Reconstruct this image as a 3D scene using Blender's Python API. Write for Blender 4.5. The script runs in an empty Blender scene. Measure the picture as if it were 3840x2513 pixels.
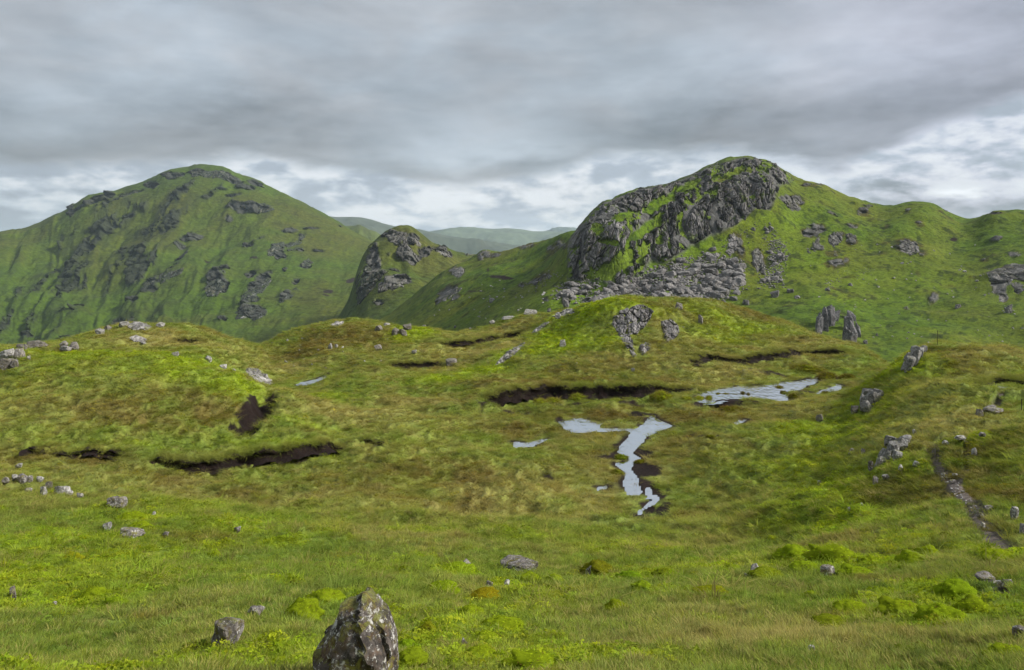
import bpy, math, random
import numpy as np
from mathutils import Vector, Euler

# ------------------------------------------------------------------ camera, sky, sun, exposure
sc = bpy.context.scene
F, HX, HY = 804.0, 512.0, 243.0          # focal length in pixels of a 1024 px wide frame, horizon row
cam = bpy.data.cameras.new("camera")
cam.lens = 36.0 * F / 1024.0
cam.shift_y = -(335.0 - HY) / 1024.0
cam.clip_start, cam.clip_end = 0.1, 60000.0
cam_o = bpy.data.objects.new("camera", cam)
cam_o.rotation_euler = (math.radians(90), 0, 0)
sc.collection.objects.link(cam_o)
sc.camera = cam_o
sc.view_settings.view_transform = 'Standard'
sc.view_settings.look = 'None'
sc.view_settings.gamma = 1.0
sc.view_settings.use_curve_mapping = False
sc.view_settings.exposure = 2.02
sc.render.engine = 'CYCLES'
sc.cycles.max_bounces = 5
sc.cycles.diffuse_bounces = 2
sc.cycles.glossy_bounces = 2
sc.cycles.transmission_bounces = 2
sc.cycles.volume_bounces = 1
sc.cycles.transparent_max_bounces = 4
sc.cycles.caustics_reflective = False
sc.cycles.caustics_refractive = False
sc.cycles.use_denoising = True
sc.cycles.use_adaptive_sampling = True
sc.cycles.adaptive_threshold = 0.009
sc.cycles.adaptive_min_samples = 24

SUN_AZ, SUN_EL = math.radians(100), math.radians(35)
sun = bpy.data.lights.new("sun", 'SUN')
sun.energy = 1.5
sun.angle = math.radians(10)
sun.color = (1.0, 0.955, 0.88)
sun_o = bpy.data.objects.new("sun", sun)
sd = Vector((-math.sin(SUN_AZ) * math.cos(SUN_EL), -math.cos(SUN_AZ) * math.cos(SUN_EL), -math.sin(SUN_EL)))
sun_o.rotation_euler = sd.to_track_quat('-Z', 'Y').to_euler()
sc.collection.objects.link(sun_o)


class NT:
    """small helper round a node tree"""
    def __init__(s, tree):
        s.t = tree
        s.n = tree.nodes
        s.l = tree.links

    def put(s, sock, v):
        if isinstance(v, bpy.types.NodeSocket):
            s.l.new(v, sock)
        elif v is not None:
            sock.default_value = v

    def math(s, op, a, b=None, c=None, clamp=False):
        n = s.n.new('ShaderNodeMath')
        n.operation = op
        n.use_clamp = clamp
        s.put(n.inputs[0], a)
        if b is not None:
            s.put(n.inputs[1], b)
        if c is not None:
            s.put(n.inputs[2], c)
        return n.outputs[0]

    def ramp(s, v, lo, hi, a=0.0, b=1.0, smooth=True):
        n = s.n.new('ShaderNodeMapRange')
        n.interpolation_type = 'SMOOTHSTEP' if smooth else 'LINEAR'
        s.put(n.inputs[0], v)
        for i, x in enumerate((lo, hi, a, b)):
            s.put(n.inputs[1 + i], x)
        return n.outputs[0]

    def noise(s, vec, scale, detail=4.0, rough=0.55, dist=0.0, w=None, out=0):
        n = s.n.new('ShaderNodeTexNoise')
        if w is not None:
            n.noise_dimensions = '4D'
            n.inputs['W'].default_value = w
        if vec is not None:
            s.l.new(vec, n.inputs['Vector'])
        n.inputs['Scale'].default_value = scale
        n.inputs['Detail'].default_value = detail
        n.inputs['Roughness'].default_value = rough
        n.inputs['Distortion'].default_value = dist
        return n.outputs[out]

    def mix(s, f, a, b, mode='MIX'):
        n = s.n.new('ShaderNodeMix')
        n.data_type = 'RGBA'
        n.blend_type = mode
        s.put(n.inputs[0], f)
        s.put(n.inputs[6], a)
        s.put(n.inputs[7], b)
        return n.outputs[2]

    def comb(s, x, y, z):
        n = s.n.new('ShaderNodeCombineXYZ')
        s.put(n.inputs[0], x)
        s.put(n.inputs[1], y)
        s.put(n.inputs[2], z)
        return n.outputs[0]

    def vmul(s, v, k):
        n = s.n.new('ShaderNodeVectorMath')
        n.operation = 'MULTIPLY'
        s.l.new(v, n.inputs[0])
        n.inputs[1].default_value = k
        return n.outputs[0]

    def bump(s, h, strength, dist, normal=None):
        n = s.n.new('ShaderNodeBump')
        s.put(n.inputs['Height'], h)
        n.inputs['Strength'].default_value = strength
        n.inputs['Distance'].default_value = dist
        if normal is not None:
            s.l.new(normal, n.inputs['Normal'])
        return n.outputs[0]


def build_world():
    w = bpy.data.worlds.new("World")
    sc.world = w
    w.use_nodes = True
    t = NT(w.node_tree)
    t.n.clear()
    out = t.n.new('ShaderNodeOutputWorld')
    tc = t.n.new('ShaderNodeTexCoord')
    sep = t.n.new('ShaderNodeSeparateXYZ')
    t.l.new(tc.outputs['Generated'], sep.inputs[0])
    x, y, z = sep.outputs
    sky = t.n.new('ShaderNodeTexSky')
    sky.sky_type = 'NISHITA'
    sky.sun_disc = False
    sky.sun_elevation = SUN_EL
    sky.sun_rotation = SUN_AZ
    az = t.math('MULTIPLY', t.math('ARCTAN2', x, y), 57.2958)       # degrees right of the view axis
    el = t.math('MULTIPLY', t.math('ARCSINE', z), 57.2958)
    elp = t.math('MAXIMUM', el, 0.0)
    # cloud sheet seen in perspective, flattening out towards the horizon
    den = t.math('ADD', t.math('MAXIMUM', z, 0.0), 0.085)
    cp = t.comb(t.math('DIVIDE', x, den), t.math('DIVIDE', y, den), 0.0)
    n1 = t.noise(cp, 0.75, 3.0, 0.55, 0.3)
    # soft billows in angular space (deg), stretched sideways
    ap = t.comb(t.math('MULTIPLY', az, 0.045), t.math('MULTIPLY', elp, 0.115), 1.7)
    nz = t.n.new('ShaderNodeTexNoise')
    t.l.new(ap, nz.inputs['Vector'])
    nz.inputs['Scale'].default_value = 1.9
    nz.inputs['Detail'].default_value = 6.0
    nz.inputs['Roughness'].default_value = 0.56
    nz.inputs['Distortion'].default_value = 0.35
    sc3 = t.n.new('ShaderNodeSeparateColor')
    t.l.new(nz.outputs['Color'], sc3.inputs[0])
    n3, n3b, n3c = sc3.outputs
    n4 = t.noise(ap, 5.0, 6.0, 0.58, 0.1)
    waz = t.math('MULTIPLY_ADD', t.math('SUBTRACT', n3b, 0.5), 9.0, az)
    wel = t.math('MULTIPLY_ADD', t.math('SUBTRACT', n3c, 0.5), 3.2, elp)
    wel = t.math('MULTIPLY_ADD', t.math('SUBTRACT', n4, 0.5), 2.6, wel)
    # height of the ragged cloud base above the horizon (deg) along the bearing
    fc = t.n.new('ShaderNodeFloatCurve')
    cv = fc.mapping.curves[0]
    pts = [(-60, 5.0), (-33, 4.7), (-25, 5.0), (-18, 5.6), (-14, 5.3), (-10, 4.7), (-5, 4.3), (0, 4.5), (4, 5.2), (7, 6.1), (13, 6.4), (18, 5.9), (21, 5.0), (24, 5.9), (27, 7.2), (30, 8.0), (33, 8.6), (45, 6.5), (60, 5.0)]
    for k, (a, e) in enumerate(pts):
        xy = ((a + 60) / 120, e / 12)
        if k == 0:
            cv.points[0].location = xy
        elif k == len(pts) - 1:
            cv.points[1].location = xy
        else:
            cv.points.new(*xy)
    fc.mapping.update()
    t.l.new(t.math('MULTIPLY_ADD', waz, 1 / 120, 0.5, clamp=True), fc.inputs['Value'])
    over = t.math('MULTIPLY_ADD', fc.outputs[0], -12.0, wel)              # degrees above the base
    deck = t.math('MULTIPLY_ADD', t.ramp(over, 0.0, 7.0), 0.13, 0.225)      # the deck is darkest at its base
    deck = t.math('MULTIPLY_ADD', t.math('SUBTRACT', n1, 0.5), 0.26, deck)
    deck = t.math('MULTIPLY_ADD', t.math('SUBTRACT', n3, 0.5), 0.30, deck)
    deck = t.math('MULTIPLY_ADD', t.math('SUBTRACT', n4, 0.5), 0.15, deck)
    gap = t.math('MULTIPLY_ADD', t.ramp(n4, 0.38, 0.60), 0.27, 0.35)         # lit clear air with small broken cloud
    gap = t.math('MULTIPLY_ADD', t.math('SUBTRACT', n3, 0.5), 0.25, gap)
    b = t.math('ADD', t.math('MULTIPLY', deck, t.ramp(over, -0.7, 0.9)), t.math('MULTIPLY', gap, t.ramp(over, 0.9, -0.7)))
    # lighter and heavier parts: (azimuth, elevation, half width, half height, gain)
    for a0, e0, ra, re, g in [
        (-2, 7.0, 10, 2.2, 0.13), (24, 15, 11, 3.5, 0.07), (30, 2.7, 7, 1.1, -0.24), (29.5, 3.5, 1.3, 0.3, 0.25),
        (-24, 7.5, 12, 1.8, -0.03), (0, 1.2, 12, 1.0, 0.08), (-20, 14, 14, 3.5, 0.04), (15, 8.3, 11, 1.8, -0.03),
    ]:
        dx = t.math('MULTIPLY_ADD', waz, 1 / ra, -a0 / ra)
        dy = t.math('MULTIPLY_ADD', wel, 1 / re, -e0 / re)
        r2 = t.math('MULTIPLY_ADD', dx, dx, t.math('MULTIPLY', dy, dy))
        b = t.math('MULTIPLY_ADD', t.math('POWER', 0.3679, r2), g, b)
    b = t.math('MAXIMUM', b, 0.17)
    # overcast sky grows lighter towards the zenith
    b = t.math('MULTIPLY', b, t.ramp(el, 16.0, 75.0, 1.0, 1.8, smooth=False))
    br = t.math('MULTIPLY', b, 0.33)
    warm = t.ramp(n3b, 0.35, 0.65)
    tintc = t.mix(warm, (0.87, 0.985, 1.10, 1), (0.92, 0.985, 1.06, 1))
    tintc = t.mix(t.math('MULTIPLY', t.ramp(az, 8.0, 32.0), 0.7), tintc, (0.95, 0.98, 1.17, 1))
    tintc = t.mix(t.math('MULTIPLY', t.ramp(over, 0.6, -0.6), t.ramp(n4, 0.56, 0.40)), tintc, (0.84, 0.96, 1.12, 1))
    tintc = t.mix(t.ramp(b, 0.42, 0.66), tintc, (0.955, 1.0, 1.055, 1))
    vm = t.n.new('ShaderNodeVectorMath')
    vm.operation = 'SCALE'
    t.l.new(tintc, vm.inputs[0])
    t.l.new(br, vm.inputs['Scale'])
    bg1 = t.n.new('ShaderNodeBackground')
    t.l.new(sky.outputs[0], bg1.inputs[0])
    bg1.inputs[1].default_value = 0.05
    bg2 = t.n.new('ShaderNodeBackground')
    t.l.new(vm.outputs[0], bg2.inputs[0])
    ms = t.n.new('ShaderNodeMixShader')
    ms.inputs[0].default_value = 0.94
    t.l.new(bg1.outputs[0], ms.inputs[1])
    t.l.new(bg2.outputs[0], ms.inputs[2])
    t.l.new(ms.outputs[0], out.inputs[0])
    w.cycles.sampling_method = 'NONE'      # an even overcast sky needs no importance map


build_world()

# ------------------------------------------------------------------ numpy noise
RNG = np.random.default_rng(7)
random.seed(7)


def hsh(ix, iy, iz, seed):
    h = (ix.astype(np.uint32) * np.uint32(374761393) + iy.astype(np.uint32) * np.uint32(668265263)
         + iz.astype(np.uint32) * np.uint32(2147483647 - 61) + np.uint32((seed * 2654435761) & 0xffffffff))
    h = (h ^ (h >> np.uint32(13))) * np.uint32(1274126177)
    h = (h ^ (h >> np.uint32(16))) * np.uint32(2246822519)
    h ^= h >> np.uint32(15)
    return h.astype(np.float32) * np.float32(1.0 / 4294967296.0)


def vn(x, y, z=None, seed=0):
    x = np.asarray(x, np.float32)
    y = np.asarray(y, np.float32)
    fx, fy = np.floor(x), np.floor(y)
    ix, iy = fx.astype(np.int64), fy.astype(np.int64)
    tx, ty = x - fx, y - fy
    tx = tx * tx * tx * (tx * (tx * 6 - 15) + 10)
    ty = ty * ty * ty * (ty * (ty * 6 - 15) + 10)
    if z is None:
        zz = np.zeros(1, np.int64)
        a = hsh(ix, iy, zz, seed)
        b = hsh(ix + 1, iy, zz, seed)
        c = hsh(ix, iy + 1, zz, seed)
        d = hsh(ix + 1, iy + 1, zz, seed)
        return (a + (b - a) * tx) + ((c + (d - c) * tx) - (a + (b - a) * tx)) * ty - 0.5
    z = np.asarray(z, np.float32)
    fz = np.floor(z)
    iz = fz.astype(np.int64)
    tz = z - fz
    tz = tz * tz * tz * (tz * (tz * 6 - 15) + 10)
    r = []
    for k in (0, 1):
        a = hsh(ix, iy, iz + k, seed)
        b = hsh(ix + 1, iy, iz + k, seed)
        c = hsh(ix, iy + 1, iz + k, seed)
        d = hsh(ix + 1, iy + 1, iz + k, seed)
        r.append((a + (b - a) * tx) + ((c + (d - c) * tx) - (a + (b - a) * tx)) * ty)
    return r[0] + (r[1] - r[0]) * tz - 0.5


def fbm(x, y, z=None, octs=4, seed=0, gain=0.5):
    """about -1 .. 1"""
    s, amp, tot = 0.0, 1.0, 0.0
    for o in range(octs):
        k = 2.03 ** o
        s = s + amp * vn(x * k + 17.3 * o, y * k - 9.1 * o, None if z is None else z * k + 4.7 * o, seed + o)
        tot += amp
        amp *= gain
    return s / tot * 2.0


def worley(x, y, z, seed=0):
    """3-d cellular noise: F1, F2, and a random number and random slopes of the nearest cell"""
    fx, fy, fz = np.floor(x), np.floor(y), np.floor(z)
    ix, iy, iz = fx.astype(np.int64), fy.astype(np.int64), fz.astype(np.int64)
    f1 = np.full(x.shape, 9.0, np.float32)
    f2 = f1.copy()
    cid = np.zeros(x.shape, np.float32)
    px = np.zeros(x.shape, np.float32)
    py = px.copy()
    pz = px.copy()
    for dx in (-1, 0, 1):
        for dy in (-1, 0, 1):
            for dz in (-1, 0, 1):
                jx, jy, jz = ix + dx, iy + dy, iz + dz
                qx = jx + hsh(jx, jy, jz, seed) - x
                qy = jy + hsh(jx, jy, jz, seed + 1) - y
                qz = jz + hsh(jx, jy, jz, seed + 2) - z
                d = qx * qx + qy * qy + qz * qz
                near = d < f1
                f2 = np.where(near, f1, np.minimum(f2, d))
                cid = np.where(near, hsh(jx, jy, jz, seed + 3), cid)
                px, py, pz = np.where(near, qx, px), np.where(near, qy, py), np.where(near, qz, pz)
                f1 = np.where(near, d, f1)
    return np.sqrt(f1), np.sqrt(f2), cid, px, py, pz


def sstep(x, a, b):
    t = np.clip((x - a) / (b - a), 0, 1)
    return t * t * (3 - 2 * t)


# ------------------------------------------------------------------ terrain sheets fitted through surveyed points
def tps_fit(P, V, lam):
    n = len(P)
    d2 = ((P[:, None, :] - P[None, :, :]) ** 2).sum(-1)
    K = 0.5 * d2 * np.log(d2 + 1e-9) + lam * np.eye(n)
    Q = np.c_[np.ones(n), P]
    A = np.zeros((n + 3, n + 3))
    A[:n, :n], A[:n, n:], A[n:, :n] = K, Q, Q.T
    return P, np.linalg.solve(A, np.r_[V, np.zeros(3)])


def tps_eval(fit, U, W):
    P, c = fit
    n = len(P)
    out = c[n] + c[n + 1] * U + c[n + 2] * W
    sh = U.shape
    U, W, out = U.ravel(), W.ravel(), out.ravel()
    for s in range(0, len(U), 20000):
        e = s + 20000
        d2 = (U[s:e, None] - P[None, :, 0]) ** 2 + (W[s:e, None] - P[None, :, 1]) ** 2
        out[s:e] += (0.5 * d2 * np.log(d2 + 1e-9)) @ c[:n]
    return out.reshape(sh)


def cubic_matrix(src, dst):
    """Catmull-Rom interpolation matrix from knots src (uniform) to positions dst"""
    h = src[1] - src[0]
    t = np.clip((dst - src[0]) / h, 0, len(src) - 1.001)
    i = np.floor(t).astype(int)
    f = t - i
    M = np.zeros((len(dst), len(src)))
    w = [(-f + 2 * f**2 - f**3) / 2, (2 - 5 * f**2 + 3 * f**3) / 2, (f + 4 * f**2 - 3 * f**3) / 2, (-f**2 + f**3) / 2]
    r = np.arange(len(dst))
    for k in range(4):
        np.add.at(M, (r, np.clip(i + k - 1, 0, len(src) - 1)), w[k])
    return M


class Sheet:
    """A terrain sheet: heights z over a fan grid (columns: bearing X/Y, rows: distance Y)."""
    def __init__(s, ctrl, cols, rows, du=100.0, dv=3.0, lam=0.002, edge='lr', fine=7.0):
        ctrl = np.array(ctrl, float)
        for side, e in (('l', cols[0]), ('r', cols[-1])):
            if side in edge:
                k = ctrl[np.abs(ctrl[:, 0] - e) < 300].copy()
                k[:, 0] = e
                ctrl = np.vstack([ctrl, k])
        key = np.round(ctrl[:, 0] / 6) * 1e5 + np.round(np.log(ctrl[:, 2]) * 60)
        _, ui = np.unique(key, return_index=True)
        ctrl = ctrl[np.sort(ui)]
        P = np.c_[ctrl[:, 0] / du, np.log(ctrl[:, 2]) * dv]
        fit = tps_fit(P, ctrl[:, 1], lam)
        gu = np.linspace(cols[0], cols[-1], max(40, int((cols[-1] - cols[0]) / fine)))
        gl = np.linspace(math.log(rows[0]), math.log(rows[-1]), 150)
        G = tps_eval(fit, *[m for m in np.meshgrid(gu / du, gl * dv)])
        PY = cubic_matrix(gl, np.log(rows)) @ G @ cubic_matrix(gu, cols).T
        s.cols, s.rows = cols, rows
        s.PX, s.D = np.meshgrid(cols, rows)
        s.X = (s.PX - HX) / F * s.D
        s.Y = s.D.copy()
        s.Z = -(PY - HY) / F * s.D
        s.Z0 = s.Z.copy()

    def py(s, Z=None):
        return HY - F * (s.Z if Z is None else Z) / s.Y

    def idx(s, px, D):
        c = np.interp(px, s.cols, np.arange(len(s.cols)))
        r = np.interp(D, s.rows, np.arange(len(s.rows)))
        return c, r

    def samp(s, A, px, D):
        c, r = s.idx(px, D)
        c0 = np.clip(np.floor(c).astype(int), 0, len(s.cols) - 2)
        r0 = np.clip(np.floor(r).astype(int), 0, len(s.rows) - 2)
        fc, fr = c - c0, r - r0
        if A.ndim == 3:
            fc, fr = fc[..., None], fr[..., None]
        return ((A[r0, c0] * (1 - fc) + A[r0, c0 + 1] * fc) * (1 - fr)
                + (A[r0 + 1, c0] * (1 - fc) + A[r0 + 1, c0 + 1] * fc) * fr)

    def at(s, X, Y, A=None):
        """height (or another field) under world points"""
        X, Y = np.asarray(X, float), np.asarray(Y, float)
        return s.samp(s.Z if A is None else A, HX + F * X / Y, Y)

    def hit(s, px, py, A=None):
        """first point of the ground on the line of sight through a surveyed image point"""
        A = s.Z0 if A is None else A
        c = int(np.clip(np.interp(px, s.cols, np.arange(len(s.cols))), 0, len(s.cols) - 1))
        col = HY - F * A[:, c] / s.rows
        ok = np.nonzero(col <= py)[0]
        if len(ok) == 0:
            i = int(np.argmin(col))
            return s.rows[i]
        i = ok[0]
        if i == 0:
            return s.rows[0]
        f = (col[i - 1] - py) / max(col[i - 1] - col[i], 1e-6)
        return s.rows[i - 1] + f * (s.rows[i] - s.rows[i - 1])

    def hits(s, pxs, pys):
        """distances of the visible ground for a raster of survey points (nan above the skyline)"""
        out = np.full((len(pys), len(pxs)), np.nan)
        for j, px in enumerate(pxs):
            c = np.clip(np.interp(px, s.cols, np.arange(len(s.cols))), 0, len(s.cols) - 1.001)
            c0 = int(c)
            z = s.Z[:, c0] * (1 - c + c0) + s.Z[:, c0 + 1] * (c - c0)
            env = np.minimum.accumulate(HY - F * z / s.rows) - 1e-6 * np.arange(len(s.rows))
            d = np.interp(-pys, -env, s.rows)
            d[pys < env[-1]] = np.nan
            out[:, j] = d
        return out

    def hitz(s, px, py):
        return float(s.hits(np.array([px]), np.array([py]))[0, 0])

    def world(s, px, py):
        D = s.hit(px, py)
        return np.array([(px - HX) / F * D, D, -(py - HY) / F * D])


def grid_faces(nr, nc):
    i = np.arange(nr - 1)[:, None] * nc + np.arange(nc - 1)[None, :]
    return np.stack([i, i + 1, i + nc + 1, i + nc], -1).reshape(-1, 4)


def mesh_np(name, V, Fq, cols=None, smooth=True, extra=None):
    V = np.ascontiguousarray(V, np.float32)
    Fq = np.ascontiguousarray(Fq, np.int32)
    k = Fq.shape[1]
    me = bpy.data.meshes.new(name)
    me.vertices.add(len(V))
    me.vertices.foreach_set('co', V.ravel())
    me.loops.add(Fq.size)
    me.loops.foreach_set('vertex_index', Fq.ravel())
    me.polygons.add(len(Fq))
    me.polygons.foreach_set('loop_start', np.arange(0, Fq.size, k, dtype=np.int32))
    me.polygons.foreach_set('use_smooth', np.full(len(Fq), smooth))
    me.update(calc_edges=True)
    if cols is not None:
        a = me.attributes.new('col', 'FLOAT_COLOR', 'POINT')
        c = np.ones((len(V), 4), np.float32)
        c[:, :3] = cols.reshape(-1, 3)
        a.data.foreach_set('color', c.ravel())
    for n, v in (extra or {}).items():
        a = me.attributes.new(n, 'FLOAT', 'POINT')
        a.data.foreach_set('value', np.ascontiguousarray(v, np.float32).ravel())
    return me


def link(name, me, mat=None, parent=None, **props):
    o = bpy.data.objects.new(name, me)
    sc.collection.objects.link(o)
    if mat is not None:
        me.materials.append(mat)
    if parent is not None:
        o.parent = parent
    for k, v in props.items():
        o[k] = v
    return o


# ------------------------------------------------------------------ materials
def new_mat(name):
    m = bpy.data.materials.new(name)
    m.use_nodes = True
    t = NT(m.node_tree)
    p = t.n['Principled BSDF']
    return m, t, p


def attr(t, name='col', typ='GEOMETRY'):
    a = t.n.new('ShaderNodeAttribute')
    a.attribute_name = name
    a.attribute_type = typ
    return a


def mat_ground(name, fine, coarse, bump_d, contrast=0.5, rockscale=0.5, rock=True):
    m, t, p = new_mat(name)
    geo = t.n.new('ShaderNodeNewGeometry')
    pos = geo.outputs['Position']
    a = attr(t)
    rk = attr(t, 'rock')
    n1 = t.noise(pos, fine, 5.0, 0.65)
    n2 = t.noise(pos, coarse, 4.0, 0.6)
    v = t.math('ADD', t.ramp(n1, 0.25, 0.75, 1 - contrast, 1 + contrast, False),
               t.ramp(n2, 0.3, 0.7, -0.18, 0.18, False))
    c = t.n.new('ShaderNodeVectorMath')
    c.operation = 'SCALE'
    t.l.new(a.outputs['Color'], c.inputs[0])
    t.l.new(v, c.inputs['Scale'])
    p.inputs['Roughness'].default_value = 0.92
    p.inputs['Specular IOR Level'].default_value = 0.12
    if not rock:
        t.l.new(c.outputs[0], p.inputs['Base Color'])
        t.l.new(t.bump(n1, 0.7, bump_d), p.inputs['Normal'])
        return m
    # rock parts: streaks and pale lichen
    rn = t.noise(t.vmul(pos, (1.0, 1.0, 0.35)), rockscale, 7.0, 0.68, 0.4)
    rv = t.ramp(rn, 0.3, 0.72, 0.40, 1.75, False)
    rc = t.n.new('ShaderNodeVectorMath')
    rc.operation = 'SCALE'
    t.l.new(a.outputs['Color'], rc.inputs[0])
    t.l.new(rv, rc.inputs['Scale'])
    t.l.new(t.mix(rk.outputs['Fac'], c.outputs[0], rc.outputs[0]), p.inputs['Base Color'])
    p.inputs['Roughness'].default_value = 0.92
    p.inputs['Specular IOR Level'].default_value = 0.12
    h = t.math('ADD', n1, t.math('MULTIPLY', rk.outputs['Fac'], t.math('MULTIPLY', rn, 2.5)))
    t.l.new(t.bump(h, 0.7, bump_d), p.inputs['Normal'])
    return m


def mat_rock(name, base=(0.17, 0.165, 0.165), scale=1.0, lichen=0.5, moss=0.4, dark=0.5, bump_d=0.03, warm=0.25, cling=0.0):
    """grey fell rock: mottled, pale lichen blots, brown and green moss on the tops"""
    m, t, p = new_mat(name)
    geo = t.n.new('ShaderNodeNewGeometry')
    pos = geo.outputs['Position']
    oi = t.n.new('ShaderNodeObjectInfo')
    n1 = t.noise(pos, 2.2 * scale, 8.0, 0.68, 0.3)
    n2 = t.noise(t.vmul(pos, (1, 1, 0.4)), 7.0 * scale, 6.0, 0.7, 0.2)
    n3 = t.noise(pos, 5.5 * scale, 7.0, 0.72, 0.5, w=3.3)
    n4 = t.noise(pos, 1.6 * scale, 5.0, 0.65, 0.3, w=9.1)
    c = t.mix(t.ramp(n1, 0.38, 0.62), tuple(b * (1 - dark) for b in base) + (1,), tuple(b * 1.35 for b in base) + (1,))
    c = t.mix(t.math('MULTIPLY', t.ramp(n2, 0.50, 0.62), 0.75), c, tuple(b * 0.25 for b in base) + (1,))
    c = t.mix(t.math('MULTIPLY', t.ramp(n4, 0.5, 0.7), warm), c, (0.12, 0.075, 0.045, 1))
    li = t.ramp(n3, 0.62 - 0.12 * lichen, 0.67 - 0.12 * lichen)
    c = t.mix(t.math('MULTIPLY', li, 0.9), c, (0.46, 0.45, 0.42, 1))
    sep = t.n.new('ShaderNodeSeparateXYZ')
    t.l.new(geo.outputs['Normal'], sep.inputs[0])
    up = t.math('MULTIPLY', t.ramp(sep.outputs[2], 0.45, 0.85), t.ramp(n4, 0.62 - 0.25 * moss, 0.75 - 0.25 * moss))
    c = t.mix(t.math('MULTIPLY', up, 0.9), c, t.mix(t.ramp(n1, 0.4, 0.62), (0.055, 0.05, 0.012, 1), (0.14, 0.15, 0.03, 1)))
    if cling:        # moss in patches on any face
        n5 = t.noise(pos, 2.6 * scale, 6.0, 0.7, 0.4, w=21.0)
        c = t.mix(t.math('MULTIPLY', t.ramp(n5, 0.52, 0.60), cling), c, t.mix(t.ramp(n2, 0.42, 0.58), (0.06, 0.035, 0.012, 1), (0.16, 0.15, 0.03, 1)))
    v = t.ramp(oi.outputs['Random'], 0, 1, 0.85, 1.15, False)
    s = t.n.new('ShaderNodeVectorMath')
    s.operation = 'SCALE'
    t.l.new(c, s.inputs[0])
    t.l.new(v, s.inputs['Scale'])
    t.l.new(s.outputs[0], p.inputs['Base Color'])
    p.inputs['Roughness'].default_value = 0.85
    p.inputs['Specular IOR Level'].default_value = 0.25
    t.l.new(t.bump(t.math('ADD', n1, t.math('MULTIPLY', n2, 0.5)), 0.9, bump_d), p.inputs['Normal'])
    return m


def mat_plain(name, col, rough=0.9, scale=8.0, var=0.4, bump_d=0.01, spec=0.2):
    m, t, p = new_mat(name)
    geo = t.n.new('ShaderNodeNewGeometry')
    n = t.noise(geo.outputs['Position'], scale, 6.0, 0.65)
    c = t.mix(t.ramp(n, 0.3, 0.7, smooth=False), tuple(x * (1 - var) for x in col) + (1,), tuple(x * (1 + var) for x in col) + (1,))
    t.l.new(c, p.inputs['Base Color'])
    p.inputs['Roughness'].default_value = rough
    p.inputs['Specular IOR Level'].default_value = spec
    t.l.new(t.bump(n, 0.8, bump_d), p.inputs['Normal'])
    return m


def thin_leaf(t, colour, k):
    t.n.remove(t.n['Principled BSDF'])
    df = t.n.new('ShaderNodeBsdfDiffuse')
    t.l.new(colour, df.inputs[0])
    tr = t.n.new('ShaderNodeBsdfTranslucent')
    t.l.new(colour, tr.inputs[0])
    ms = t.n.new('ShaderNodeMixShader')
    ms.inputs[0].default_value = k
    t.l.new(df.outputs[0], ms.inputs[1])
    t.l.new(tr.outputs[0], ms.inputs[2])
    t.l.new(ms.outputs[0], t.n['Material Output'].inputs[0])


def mat_leaf(name):
    m, t, p = new_mat(name)
    thin_leaf(t, attr(t, 'tint', 'INSTANCER').outputs['Color'], 0.42)
    return m


def mat_water():
    m, t, p = new_mat('bog_water')
    t.n.remove(p)
    geo = t.n.new('ShaderNodeNewGeometry')
    n = t.noise(t.vmul(geo.outputs['Position'], (1.0, 0.5, 1.0)), 2.2, 3.0, 0.55)
    bmp = t.bump(n, 0.55, 0.07)
    df = t.n.new('ShaderNodeBsdfDiffuse')
    df.inputs[0].default_value = (0.020, 0.014, 0.010, 1)
    gl = t.n.new('ShaderNodeBsdfGlossy')
    gl.inputs[0].default_value = (0.97, 0.98, 1.0, 1)
    gl.inputs['Roughness'].default_value = 0.05
    t.l.new(bmp, gl.inputs['Normal'])
    ms = t.n.new('ShaderNodeMixShader')
    ms.inputs[0].default_value = 0.96
    t.l.new(df.outputs[0], ms.inputs[1])
    t.l.new(gl.outputs[0], ms.inputs[2])
    t.l.new(ms.outputs[0], t.n['Material Output'].inputs[0])
    return m


M_MOOR = mat_ground('moor_turf', 7.0, 1.1, 0.08, 0.60, 3.0, rock=False)
M_HILL = mat_ground('hill_turf', 0.85, 0.10, 0.7, 0.62, 0.32)
M_MOUNT = mat_ground('mountain_turf', 0.15, 0.02, 4.0, 0.65, 0.07)
M_FAR = mat_ground('far_turf', 0.02, 0.004, 4.0, 0.22, 0.02, rock=False)
M_ROCK = mat_rock('near_rock', (0.15, 0.135, 0.125), scale=4.0, lichen=0.62, moss=0.5, bump_d=0.025, warm=0.6, cling=0.75)
M_BIG = mat_rock('lichened_boulder', (0.080, 0.068, 0.060), scale=4.0, lichen=0.70, moss=0.95, dark=0.6, bump_d=0.02, warm=0.8, cling=0.9)
M_PALE = mat_rock('pale_rock', (0.24, 0.23, 0.22), scale=3.0, lichen=0.8, moss=0.5, bump_d=0.02, warm=0.4, cling=0.45)
M_CRAG = mat_rock('crag_rock', (0.125, 0.12, 0.125), scale=0.45, lichen=0.35, moss=0.35, dark=0.55, bump_d=0.15)
M_SCREE = mat_rock('scree_rock', (0.145, 0.137, 0.132), scale=0.5, lichen=0.4, moss=0.15, dark=0.4, bump_d=0.06)
M_FARROCK = mat_rock('far_rock', (0.115, 0.11, 0.115), scale=0.12, lichen=0.35, moss=0.5, dark=0.5, bump_d=0.5)
M_PEAT = mat_plain('peat', (0.011, 0.0062, 0.0048), 0.85, 6.0, 0.8, 0.12, 0.15)
M_PATH = mat_plain('path_grit', (0.115, 0.094, 0.080), 0.9, 9.0, 0.75, 0.05)
M_WATER = mat_water()
M_LEAF = mat_leaf('leaf')
M_POST = mat_plain('rusty_iron', (0.035, 0.025, 0.02), 0.7, 20.0, 0.5, 0.002)

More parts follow.
